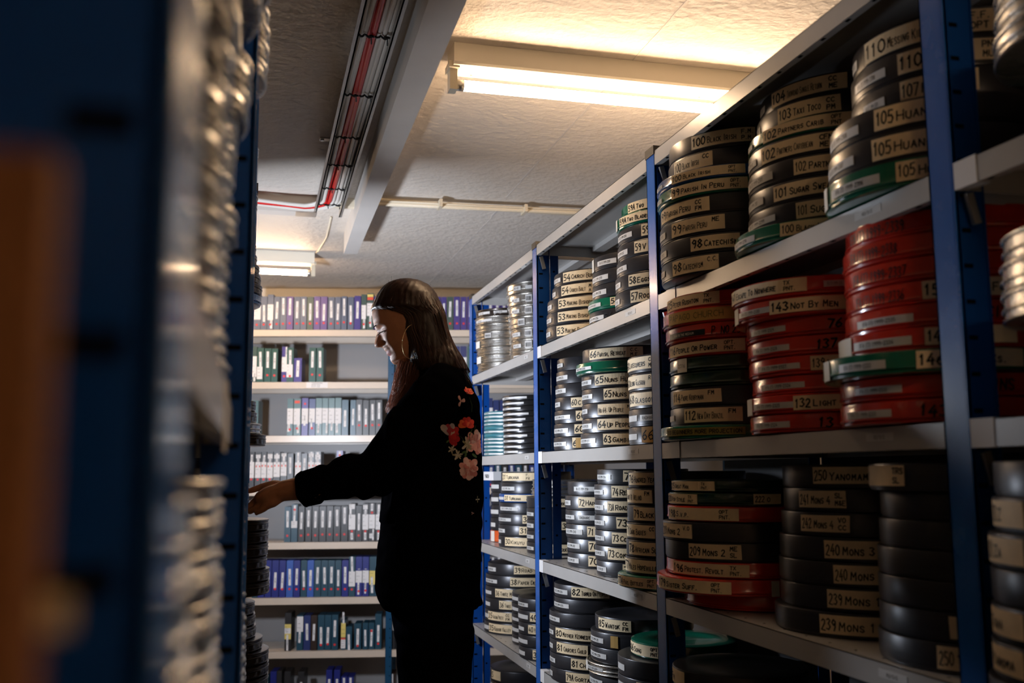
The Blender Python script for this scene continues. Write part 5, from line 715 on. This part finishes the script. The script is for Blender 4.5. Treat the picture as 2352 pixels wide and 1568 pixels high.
P_HAIR=[(0.4876,0.0825,0.0602,0.02),(0.483,0.1048,0.0412,0.045),(0.475,0.1214,0.0244,0.062),(0.4613,0.1357,0.0109,0.076),(0.4454,0.1455,-0.0004,0.085),(0.4295,0.1542,-0.0094,0.09),(0.4159,0.1595,-0.0151,0.092),(0.408,0.1583,-0.0184,0.092),(0.4025,0.1185,-0.0207,0.086),(0.3936,0.0995,-0.0218,0.083),(0.3766,0.0883,-0.0241,0.082),(0.3541,0.0837,-0.0298,0.082),(0.3316,0.0747,-0.0387,0.082),(0.3092,0.069,-0.051,0.084),(0.2868,0.0666,-0.0656,0.092),(0.27,0.0632,-0.0745,0.092),(0.2521,0.0542,-0.0834,0.09)]
P_EYE=[(0.1424,0.3668),(0.1065,0.3008),(0.079,0.32),(0.1274,0.3052),(0.123,0.2985),(0.1437,0.3791)]
P_FLOWERS=[('red',-0.0756,0.1933,0.016,0.9,5),('red',-0.0703,0.1159,0.0234,1,6),('redw',-0.0277,0.0973,0.0287,0.8,7),('pink',-0.0953,0.0712,0.0245,1.3,8),('pink',-0.0775,0.0083,0.0266,1,12),('cream',-0.0734,0.0661,0.0149,1.3,7),('cream',-0.035,0.0539,0.0096,1.2,5),('cream',-0.0495,0.0404,0.0128,1,6),('rose',-0.0547,0.165,0.0096,1.6,3),('rose',-0.0868,-0.0981,0.0043,1,3),('cream',-0.1002,-0.0657,0.0053,1.6,4)]
P_STEMS=[[(-0.0777,0.1786),(-0.0839,0.1598),(-0.0829,0.1441)],[(-0.0464,0.089),(-0.0589,0.0817),(-0.0672,0.0682)],[(-0.0839,0.1024),(-0.0776,0.0868),(-0.0786,0.0744)],[(-0.0943,0.1128),(-0.088,0.092),(-0.0838,0.0816)]]
P_LEAVES=[(-0.0589,0.0455,0.0149,0.3),(-0.0672,0.0351,0.0138,1.3),(-0.0848,0.0444,0.016,-0.6),(-0.034,0.0663,0.0106,1.0),(-0.0786,0.0868,0.0096,1.5),(-0.0215,0.0694,0.0106,0.7)]
P_LOCKA=[(0.0952,0.2785),(0.1037,0.2417),(0.111,0.1974),(0.1237,0.1532)]
P_LOCKB=[(0.0366,0.2676),(0.0452,0.2252),(0.0725,0.1863),(0.1051,0.1477)]
P_BACKA=[(-0.0095,0.3996),(-0.032,0.3263),(-0.0633,0.2702),(-0.0912,0.2199)]
P_BACKB=[(0.0183,0.3824),(0.0013,0.3149),(-0.0378,0.2533),(-0.0856,0.2088)]
P_PROF=[(0.0944,0.0404),(0.0804,0.0587),(0.0654,0.0689),(0.0562,0.0729),(0.0404,0.0772),(0.0263,0.0790),(0.0174,0.0789),(0.0114,0.0765),(0.0047,0.0832),(-0.0037,0.0893),(-0.013,0.0958),(-0.0196,0.0974),(-0.0253,0.0926),(-0.0283,0.083),(-0.0336,0.0792),(-0.0401,0.0790),(-0.0449,0.0752),(-0.0476,0.078),(-0.0549,0.0760),(-0.0583,0.0722),(-0.0634,0.0745),(-0.0719,0.0752),(-0.0807,0.0718),(-0.0895,0.0573),(-0.0934,0.0371)]
# face plane without nose and lips
P_BASE=[(0.100,0.00),(0.0900,0.028),(0.0804,0.048),(0.0654,0.0689),(0.0562,0.0729),(0.0404,0.0765),(0.0263,0.0770),(0.0114,0.0745),(-.005,.0735),(-.02,.0735),(-0.0336,0.0735),(-0.0449,0.0715),(-0.0583,0.0690),(-0.0719,0.0690),(-0.0807,0.0640),(-0.0895,0.0523),(-0.0934,0.0371)]
def interp(tab,t):
    tab=sorted(tab)
    if t<=tab[0][0]: return tab[0][1]
    for (a,b),(c,d) in zip(tab,tab[1:]):
        if a<=t<=c: return b+(d-b)*(t-a)/(c-a+1e-12)
    return tab[-1][1]
PF=Vector((-.987,.158,0)); PL=Vector((-.158,-.987,0)); PO=Vector((.45,2.5,0)); PUP=Vector((0,0,1))
def pw(a,lat,z): return PO+PF*a+PL*lat+PUP*z-Vector((.45,2.5,0))
def remeshed(mb,voxel,smooth_it=4,disp=None):
    me=mb.mesh('tmp',[M['ink']]); o=bpy.data.objects.new('tmp',me); COL.objects.link(o)
    md=o.modifiers.new('r','REMESH'); md.mode='VOXEL'; md.voxel_size=voxel
    if smooth_it:
        sm=o.modifiers.new('s','SMOOTH'); sm.iterations=smooth_it; sm.factor=.5
    dg=bpy.context.evaluated_depsgraph_get(); ev=o.evaluated_get(dg)
    out=bpy.data.meshes.new_from_object(ev); bpy.data.objects.remove(o)
    if disp:
        nm=[v.normal.copy() for v in out.vertices]
        for v,n_ in zip(out.vertices,nm): v.co=v.co+n_*disp(v.co)

    return out
def ell(a0,a1,z,hw,n=28,p=2.0,lat=0.0):
    pts=[];ca,ha=(a0+a1)/2,(a0-a1)/2
    for i in range(n):
        t=2*PI*i/n; c,s=math.cos(t),math.sin(t)
        pts.append(pw(ca+ha*math.copysign(abs(c)**(2/p),c),lat+hw*math.copysign(abs(s)**(2/p),s),z))
    return pts
def tubep(mb,P,seg=16,flat=1.0,mirror=False,dz=0,m=0,grow=0.0,lat0=0.0):
    pts=[pw(a,(-l if mirror else l)+lat0,z+dz) for a,l,z,r in P]
    # subdivide smoothly
    out=[];rad=[]
    n=len(pts)
    for i in range(n-1):
        p0,p1,p2,p3=pts[max(i-1,0)],pts[i],pts[i+1],pts[min(i+2,n-1)]
        for k in range(4):
            t=k/4; out.append(.5*((2*p1)+(-p0+p2)*t+(2*p0-5*p1+4*p2-p3)*t*t+(-p0+3*p1-3*p2+p3)*t**3)); rad.append(P[i][3]+(P[i+1][3]-P[i][3])*t+grow)
    out.append(pts[-1]); rad.append(P[-1][3]+grow)
    # rounded ends
    d0=(out[0]-out[1]).normalized(); d1=(out[-1]-out[-2]).normalized(); r0,r1=rad[0],rad[-1]
    out=[out[0]+d0*r0*.9,out[0]+d0*r0*.6]+out+[out[-1]+d1*r1*.6,out[-1]+d1*r1*.9]; rad=[r0*.35,r0*.8]+rad+[r1*.8,r1*.35]
    mb.tube(out,rad,seg,m,flat)
def hexp(z): return 2.1+.8*max(0,min(1,(.435-z)/.08))
def person():
    t=thing('person','woman in a black floral jacket and long dark hair reaching left for a film can','person',(.45,2.5,0))
    skin=mat('skin',(.50,.225,.12),.55,spec=.2,noise_amt=.08,noise_scale=60,bump=.05,bump_scale=300)
    skin.node_tree.nodes['Principled BSDF'].inputs['Subsurface Weight'].default_value=.12
    skin.node_tree.nodes['Principled BSDF'].inputs['Subsurface Radius'].default_value=(.012,.004,.002)
    lips=mat('lips',(.40,.11,.085),.6,spec=.15); hairm=mat('hair_brown',(.024,.009,.0045),.40,spec=.30); hairl=mat('hair_ends_backlit',(.20,.095,.06),.38,spec=.5)  # front locks: lighter hair ends, with strong backlight also put into their colour
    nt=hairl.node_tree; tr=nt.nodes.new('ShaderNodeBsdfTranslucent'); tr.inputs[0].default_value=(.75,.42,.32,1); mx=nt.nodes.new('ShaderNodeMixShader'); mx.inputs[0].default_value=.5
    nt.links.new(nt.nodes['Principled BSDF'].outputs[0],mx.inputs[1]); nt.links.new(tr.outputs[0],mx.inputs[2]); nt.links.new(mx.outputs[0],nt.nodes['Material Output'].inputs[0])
    cloth=mat('jacket_black',(.0022,.0022,.003),.75,spec=.05,bump=.15,bump_scale=500); jeans=mat('jeans_black',(.0025,.0025,.004),.85,spec=.1,bump=.2,bump_scale=700)
    for q in (cloth,jeans): q.node_tree.nodes['Principled BSDF'].inputs['IOR'].default_value=1.02
    gold=mat('hoop_gold',(.75,.55,.28),.25,metal=1.0)
    # --- body: torso, neck, both arms, hands and legs as one surface
    b=MB()
    b.rings([ell(.06,-.085,.225,.10),ell(.075,-.09,.16,.135),ell(.09,-.09,.05,.13),ell(.095,-.085,-.10,.12),ell(.10,-.085,-.25,.14),ell(.09,-.085,-.38,.145)])
    b.tube([pw(-.02,0,.20),pw(.0,0,.26),pw(.035,0,.31),pw(.06,0,.345)],[.075,.056,.054,.052],20)
    for P,fl in ((P_ARM,1),(P_PALM,.78),(P_PALM2,.9),(P_PALM3,.9),(P_F1,1),(P_F2,1),(P_F3,1),(P_F4,1),(P_TH,1)): tubep(b,([(q[0],q[1],q[2],q[3]-.006) if k<1 else q for k,q in enumerate(P)] if P is P_ARM else P),14,fl)
    tubep(b,[(p[0],p[1],p[2],p[3]*.6) for p in P_SLEEVE],14)
    # far arm hangs at her side with the hand in front of the thigh
    FA=[(-.01,-.15,.20,.045),(-.02,-.185,.08,.042),(-.02,-.195,-.06,.036),(-.01,-.19,-.18,.031),(.0,-.175,-.28,.025),(.005,-.17,-.33,.027),(.01,-.165,-.37,.026)]
    tubep(b,FA,14)
    for i in range(4): tubep(b,[(.035-.018*i,-.165-.004*i,-.375,.0105),(.038-.018*i,-.163,-.41,.0095),(.035-.017*i,-.158,-.445+.004*abs(i-1),.0075)],10)
    tubep(b,[(.015,-.15,-.345,.012),(.035,-.135,-.375,.0105),(.045,-.132,-.405,.009)],10)
    for mir in (False,True):
        tubep(b,[(a,l,z,r-.012) for a,l,z,r in P_LEGN],18,1,mir)
        tubep(b,[(-.06,.085,-1.16,.040),(0,.088,-1.20,.034),(.08,.092,-1.225,.028),(.13,.094,-1.232,.020)],12,.7,mir)
    body=remeshed(b,.0042,5); 
    # --- head: profile grid, head pitched forward
    hb=MB(); NT,NP=72,84
    up=Vector((0,0,1)); ang=math.radians(23.6)
    ET=PF*math.sin(ang)+PUP*math.cos(ang); EF=PF*math.cos(ang)-PUP*math.sin(ang)
    HC_=pw(P_HEADC[0],0,P_HEADC[1])
    def hp(tt,ff,ll): return HC_+ET*tt+EF*ff+PL*ll
    rows=[]
    for i in range(NT+1):
        tt=-.0934+(.096+.0934)*(i/NT)
        if tt>.0944:
            q=(tt-.0944)/(.112-.0944); F=.0404*(1-q)-.02*q; 
        F=interp(P_BASE,tt)
        nose=interp(P_PROF,tt)-interp(P_BASE,tt) if tt<=.05 else 0
        s=max(0,min(1,(tt+.0934)/.2054))
        w=interp([(-.0934,.030),(-.085,.042),(-.07,.050),(-.05,.056),(-.03,.060),(0,.066),(.03,.071),(.06,.072),(.080,.060),(.092,.040),(.100,.012)],tt)
        B=interp([(-.0934,-.005),(-.07,-.03),(-.05,-.055),(-.02,-.085),(.02,-.092),(.06,-.082),(.080,-.055),(.092,-.035),(.100,-.02)],tt)
        c0=(F*.35+B*.65)*.0+.0; fc=min(.0,F-.01) if tt<.1 else (F+B)/2
        fc=.0 if tt<.065 else (F+B)/2
        if tt<-.08: fc=(F+B)/2
        ring=[]
        for j in range(NP):
            ph=2*PI*j/NP; c,sn=math.cos(ph),math.sin(ph)
            p=2.25
            fx=(F-fc)*abs(c)**(2/p) if c>0 else -(fc-B)*abs(c)**(2/2.0)
            l=w*math.copysign(abs(sn)**(2/p),sn)
            f_=fc+fx
            if c>0:
                if nose>0:
                    if tt>-.030: sg=.0065+.0075*max(0,1-abs((tt+.018)/.016)) if tt<.0 else .0065
                    elif tt>-.062: sg=.019
                    else: sg=.017
                    f_+=nose*math.exp(-(l/sg)**2)
                elif nose<0: f_+=nose*math.exp(-(l/.02)**2)
                # alar wings, eye socket, cheek, lid
                f_+= .007*math.exp(-((abs(l)-.0135)/.0055)**2-((tt+.0205)/.0075)**2)
                f_-= .0115*math.exp(-((abs(l)-.030)/.014)**2-((tt-.0085)/.0105)**2)
                f_+= .0075*math.exp(-((abs(l)-.031)/.0105)**2-((tt-.0065)/.0075)**2)
                f_+= .004*math.exp(-((abs(l)-.032)/.016)**2-((tt-.024)/.006)**2)
                f_+= .004*math.exp(-((abs(l)-.040)/.015)**2-((tt+.022)/.017)**2)
                f_-= .0028*math.exp(-((abs(l)-.027)/.005)**2-((tt+.040)/.012)**2)
                l*=1+.05*math.exp(-((tt+.005)/.02)**2)*abs(sn)
            ring.append(hp(tt,f_,l))
        rows.append(ring)
    hb.rings(rows,0)
    # lips as a second material on the same grid
    n0=0
    for i in range(NT):
        tt=-.0934+(.2054)*((i+.5)/NT)
        for j in range(NP):
            ph=2*PI*(j+.5)/NP; l=.056*math.sin(ph)
            if math.cos(ph)>0 and -.0565<tt<-.0385 and abs(l)<.021*(1-((tt+.0475)/.0125)**2)**.5 if abs((tt+.0475)/.0125)<1 else False: hb.m[i*NP+j]=1
    hm=hb.mesh('head',[skin,lips],PI)
    # join head and body into one mesh
    vs=[v.co.copy() for v in body.vertices]; fs=[tuple(p.vertices) for p in body.polygons]; ms=[0]*len(fs); k=len(vs)
    vs+=[v.co.copy() for v in hm.vertices]; fs+=[tuple(k+i for i in p.vertices) for p in hm.polygons]; ms+=[p.material_index for p in hm.polygons]
    # ears
    eb=MB()
    for s in (1,-1):
        eb.tube([hp(.022,-.012,.071*s),hp(.030,-.02,.077*s),hp(.022,-.031,.080*s),hp(.0,-.030,.078*s),(hp(-.018,-.02,.071*s)),hp(-.026,-.013,.067*s)],[.004,.0055,.006,.0055,.005,.004],8)
    k=len(vs); vs+=[Vector(v) for v in eb.v]; fs+=[tuple(k+i for i in f) for f in eb.f]; ms+=[0]*len(eb.f)
    bm_=MB(); bm_.v=[tuple(v) for v in vs]; bm_.f=fs; bm_.m=ms
    bm_.build('body',[skin,lips],t,smooth=PI)
    # --- eyes: lashes, brows, a glint of eyeball
    m=MB()
    for s in (1,-1):
        pts=[hp(.0035-.002*abs(q-3)/3,.0790-.0012*(q-1)**2*.55-.001*q,(.0185+.0042*q)*s) for q in range(7)]
        m.tube(pts,.0011,6)
        for q in range(1,7): m.tube([pts[q],pts[q]+EF*.006-ET*.003+PL*s*.0015],.00045,4)
    m.build('eyelashes',M['ink'],t)
    m=MB()
    for s in (1,-1):
        m.tube([hp(.0235+.0016*math.sin(q/6*PI),.0825-.0016*q-.0004*q*q,(.013+.0055*q)*s) for q in range(7)],[.0012,.002,.0023,.0022,.0019,.0014,.0008],6,0,.5)
    m.build('eyebrow',hairm,t)
    m=MB()
    for s in (1,): m.tube([hp(.0385-.0*q+.042*0,0,0) for q in range(2)],.0001,3)
    # hoop earrings
    for s in (1,-1):
        m=MB(); c=pw(.062,.079*s,.322); pts=[]
        for q in range(33):
            a=2*PI*q/32; pts.append(c+(PF*.86+PL*.3*s).normalized()*(.0235*math.cos(a))+PUP*(.0425*math.sin(a))-PF*.004*math.sin(a))
        m.tube(pts,.0008,8); m.build('hoop_earring',gold,t,smooth=PI)
    m=MB(); m.lathe([(.002,-.002),(.002,.002)],8,0,tuple(pw(.055,.078,.297))); m.build('stud_earring',gold,t)
    # --- hair: shell plus strands
    hr=MB(); rings=[]
    for z,a0,a1,hw in P_HAIR: rings.append(ell(a0+(.007 if z>.405 else .001),a1-.004,z+(.004 if z>.44 else 0),hw+.004,48,hexp(z)))
    hr.rings(rings)
    shell=remeshed(hr,.005,6,lambda co:.0008*math.sin(math.atan2((co-pw(.03,0,co.z)).dot(PL),(co-pw(.03,0,co.z)).dot(PF))*46+3*noise.noise(co*30))+.001*noise.noise(co*80))
    hs=MB(); hs.v=[tuple(v.co) for v in shell.vertices]; hs.f=[tuple(p.vertices) for p in shell.polygons]; hs.m=[0]*len(hs.f)
    rnd=random.Random(5)
    tabs=[(z,a0,a1,hw) for z,a0,a1,hw in P_HAIR]
    def shellpt(z,th,off):
        T=sorted(tabs); 
        z=max(T[0][0],min(T[-1][0],z))
        for q,r in zip(T,T[1:]):
            if q[0]<=z<=r[0]:
                u=(z-q[0])/(r[0]-q[0]); a0,a1,hw=[q[i]+(r[i]-q[i])*u for i in (1,2,3)]; break
        p=hexp(z)
        c,s=math.cos(th),math.sin(th); ca,ha=(a0+a1)/2,(a0-a1)/2
        return pw(ca+(ha+off)*math.copysign(abs(c)**(2/p),c),(hw+off)*math.copysign(abs(s)**(2/p),s),z)
    for i in range(720):
        th=rnd.uniform(.28,2*PI-.28); z0=rnd.uniform(.40,.478) ; z1=rnd.uniform(.248,.275); n=12
        off=rnd.uniform(.0,.0042); w=rnd.uniform(.0005,.0012); pts=[]; m0=len(hs.f)
        dth=rnd.uniform(-.10,.10)
        for k in range(n+1):
            z=z0+(z1-z0)*k/n
            pts.append(shellpt(z,th+dth*(k/n)**2+.015*math.sin(k+i),off))
        hs.tube(pts,[w*(1-.5*(k/n)) for k in range(n+1)],4)
        if rnd.random()<.4: hs.m[m0:]=[2]*(len(hs.f)-m0)
    def lock(A,B,l0,l1,num,seed,spread=.0,curl=.004,wr=(.0005,.0011)):
        rr=random.Random(seed)
        for i in range(num):
            u=rr.random(); lat0=rr.uniform(l0,l1); pts=[]; ph=rr.uniform(0,6); e=rr.uniform(.75,1.12)
            kk=len(A)-1; N=kk*4
            for q in range(N+1):
                x=q/N*kk*min(e,1.0); j=min(int(x),kk-1); fr=x-j
                ia=[A[j][c]+(A[j+1][c]-A[j][c])*fr for c in (0,1)]; ib=[B[j][c]+(B[j+1][c]-B[j][c])*fr for c in (0,1)]
                g=q/N
                a=ia[0]+(ib[0]-ia[0])*u+curl*g*math.sin(g*7+ph)+spread*g*rr.uniform(-1,1)*.2; z=ia[1]+(ib[1]-ia[1])*u+.002*math.sin(g*9+ph)
                pts.append(pw(a,lat0*(1-.25*g)+curl*g*math.cos(g*6+ph),z))
            w=rr.uniform(*wr); hs.tube(pts,[w*(1.1-.7*q/N) for q in range(N+1)],4)
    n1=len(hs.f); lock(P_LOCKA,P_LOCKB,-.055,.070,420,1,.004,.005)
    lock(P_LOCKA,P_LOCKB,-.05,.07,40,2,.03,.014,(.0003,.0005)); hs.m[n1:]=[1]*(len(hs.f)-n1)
    lock(P_BACKA,P_BACKB,-.06,.085,420,3,.0,.003)
    rf=random.Random(9)
    for i in range(26):   # flyaway hairs over the crown
        th=rf.uniform(-.9,.9)+ (PI if rf.random()<.3 else 0); z=rf.uniform(.42,.484); p=shellpt(z,th,.001); q=p+(PF*rf.uniform(-.2,1)+PUP*rf.uniform(.1,1)+PL*rf.uniform(-.5,.5)).normalized()*rf.uniform(.006,.022)
        hs.tube([p,(p+q)/2+PUP*.002,q],.00022,3)
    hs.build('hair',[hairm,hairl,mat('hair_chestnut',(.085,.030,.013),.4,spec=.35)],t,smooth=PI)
    # --- jacket
    j=MB()
    j.rings([ell(a0,a1,z,hw,40,2.2) for z,a0,a1,hw in P_JACKET])
    tubep(j,P_SLEEVE,22)
    tubep(j,[(a,l-.012,z,r+.020) for a,l,z,r in FA[:5]],18)
    def disp(co):
        n=noise.noise(co*9+Vector((3,1,7)))*.006+noise.noise(Vector((co.x*22,co.y*22,co.z*30)))*.0045
        v=co-pw(.15,.15,0)
        a=co.dot(PF); 
        if a>.10 and co.dot(PL)>.03 and co.z>-.12: n=n*.5+.0042*math.sin(a*95+co.z*40+5*noise.noise(co*12))
        return n
    jm=remeshed(j,.0055,5,disp)
    # open the cuff and the hem
    jb=MB(); jb.v=[tuple(v.co) for v in jm.vertices]; jb.f=[tuple(p.vertices) for p in jm.polygons]; jb.m=[0]*len(jb.f)
    bvh=BVHTree.FromPolygons([Vector(v) for v in jb.v],jb.f)
    jo=None
    jo=jb.build('jacket',cloth,t,smooth=PI)
    cf=MB(); A0=pw(*P_SLEEVE[-1][:3]); D=(pw(*P_SLEEVE[-1][:3])-pw(*P_SLEEVE[-3][:3])).normalized(); s1=D.cross(PUP).normalized(); s2=s1.cross(D)
    rg=[]
    for dd,rr_ in ((-.012,.041),(.022,.0395),(.026,.0405),(.024,.0360),(-.01,.034)):
        rg.append([A0+D*dd+(s1*math.cos(2*PI*q/28)+s2*math.sin(2*PI*q/28))*(rr_+.0015*math.sin(q*1.3))-PUP*(.006 if math.sin(2*PI*q/28)<0 else 0) for q in range(28)])
    cf.rings(rg,0,False,False); cf.build('cuff',cloth,jo,smooth=PI)
    cl=MB(); rg=[]
    for z,dr in ((.250,.0),(.268,-.004),(.276,-.006),(.270,-.012),(.25,-.012)):
        rg.append([pw(-.005+(.062+dr)*math.cos(2*PI*q/32)+ (z-.25)*.2,(.078+dr)*math.sin(2*PI*q/32),z+.010*math.cos(2*PI*q/32)*-1) for q in range(32)])
    cl.rings(rg,0,False,False); cl.build('collar',cloth,jo,smooth=PI)
    # --- printed flowers on the back of the jacket, laid onto its surface
    FC={'red':[(.9,.055,.015),(.7,.025,.01),(.95,.17,.04)],'redw':[(.65,.02,.02),(.50,.01,.015),(.72,.55,.42)],'pink':[(.9,.42,.35),(.75,.26,.22),(.95,.60,.52)],'rose':[(.75,.42,.34),(.6,.3,.24),(.8,.55,.45)],'cream':[(.62,.55,.38),(.46,.42,.24),(.70,.64,.50)]}
    fm={}
    def fmat(c):
        k=tuple(c)
        if k not in fm: fm[k]=mat('printed_petal',c,.7)
        return fm[k]
    def onj(a,z,off=.0007):
        o=pw(a,.6,z); h=bvh.ray_cast(o,-PL,1.0)
        return (h[0]+h[1]*off) if h[0] is not None and h[0] is not False else None
    rp=random.Random(21)
    leafm=mat('printed_leaf',(.07,.16,.03),.7)
    for kind,a,z,r,asp,n in P_FLOWERS:
        cols=FC[kind]; f_=MB(); mats=[fmat(c) for c in cols]+[mat('printed_shadow',(.10,.02,.015),.7)]
        lay=0
        for ringi in range(2 if n>4 else 1):
            for q in range(n):
                aa=2*PI*q/n+rp.uniform(-.25,.25)+ringi*.5
                if kind in('red','redw'): aa=PI/2+(q-(n-1)/2)*.55*(1-.35*ringi)+(-.9 if kind=='redw' else 0)
                L=r*(1.0-.38*ringi)*rp.uniform(.85,1.12); wd=L*(.42 if kind!='cream' else .25)
                c=rp.choice([0,1,2] if kind!='redw' else [0,0,1,2]); lay+=1
                base=(a,z-(r*.35 if kind in('red','redw') else 0))
                outl=[]
                for s_ in range(12):
                    t_=2*PI*s_/12; u=L*(.5-.5*math.cos(t_)); v=wd*math.sin(t_)*(.6+.4*math.cos(t_)*-.6)*(1+.15*rp.uniform(-1,1))
                    # local x is seen to the right: minus forward
                    X_=u*math.cos(aa)-v*math.sin(aa); Z_=(u*math.sin(aa)+v*math.cos(aa))*(asp if asp>1 else 1)
                    outl.append(onj(base[0]-X_,base[1]+Z_,.0006+.00012*lay))
                cen=onj(base[0]-L*.5*math.cos(aa),base[1]+L*.5*math.sin(aa)*(asp if asp>1 else 1),.0009+.00012*lay)
                if cen is None or any(p is None for p in outl): continue
                for s_ in range(12): f_.poly([cen,outl[s_],outl[(s_+1)%12]],c)
        if f_.f: f_.build('printed_flower',mats,jo)
    f_=MB()
    for st in P_STEMS:
        pts=[onj(a,z,.0012) for a,z in st]
        if all(p is not None for p in pts): f_=MB(); f_.tube(pts,.0014,5,0,.3); f_.build('printed_stem',leafm,jo)
    for a,z,r,an in P_LEAVES:
        for s_ in (-1,1):
            outl=[onj(a-(r*(.5-.5*math.cos(t_))*math.cos(an)-r*.2*math.sin(t_)*math.sin(an)),z+(r*(.5-.5*math.cos(t_))*math.sin(an)+r*.2*math.sin(t_)*math.cos(an)),.0008) for t_ in [2*PI*q/10 for q in range(10)]]
            if all(p is not None for p in outl): f_=MB(); f_.poly(outl); f_.build('printed_leaf',leafm,jo)
            break
    # --- jeans and shoes
    g=MB(); g.rings([ell(a0,a1,z,hw,36,2.3) for z,a0,a1,hw in P_HIPS])
    for mir in (False,True): tubep(g,P_LEGN,22,1,mir)
    jn=remeshed(g,.0065,4,lambda co:noise.noise(Vector((co.x*14,co.y*14,co.z*26)))*.005)
    jj=MB(); jj.v=[tuple(v.co) for v in jn.vertices]; jj.f=[tuple(p.vertices) for p in jn.polygons]; jj.m=[0]*len(jj.f); jj.build('jeans',jeans,t,smooth=PI)
    for mir in (1,-1):
        s=MB(); rg=[]
        for z,x0,x1,hw in ((FLOOR,.20,-.10,.042),(FLOOR+.02,.205,-.102,.044),(FLOOR+.045,.19,-.10,.040),(FLOOR+.08,.09,-.10,.036),(FLOOR+.13,.045,-.095,.042)): rg.append(ell(x0-.02,x1-.0,z,hw,24,2.4,lat=.088*mir))
        s.rings(rg); s.build('boot',jeans,t,smooth=PI)

room(); ceiling_services()
lamp('ceiling_light','long fluorescent ceiling light with bare lit tube above the near shelves',.486,1.70,2.49,'tube1')
lamp('ceiling_light','fluorescent ceiling light with lit tube directly above the nearest bay',.486,1.70,-.15,'tube3')
lamp('ceiling_light','short view of a lit fluorescent ceiling light above the back rack',-.93,.285,5.13,'tube2')
racks(); S0=backrack(); tapes(S0); build_cans(CANS); extras()
try: person()
except NameError: pass
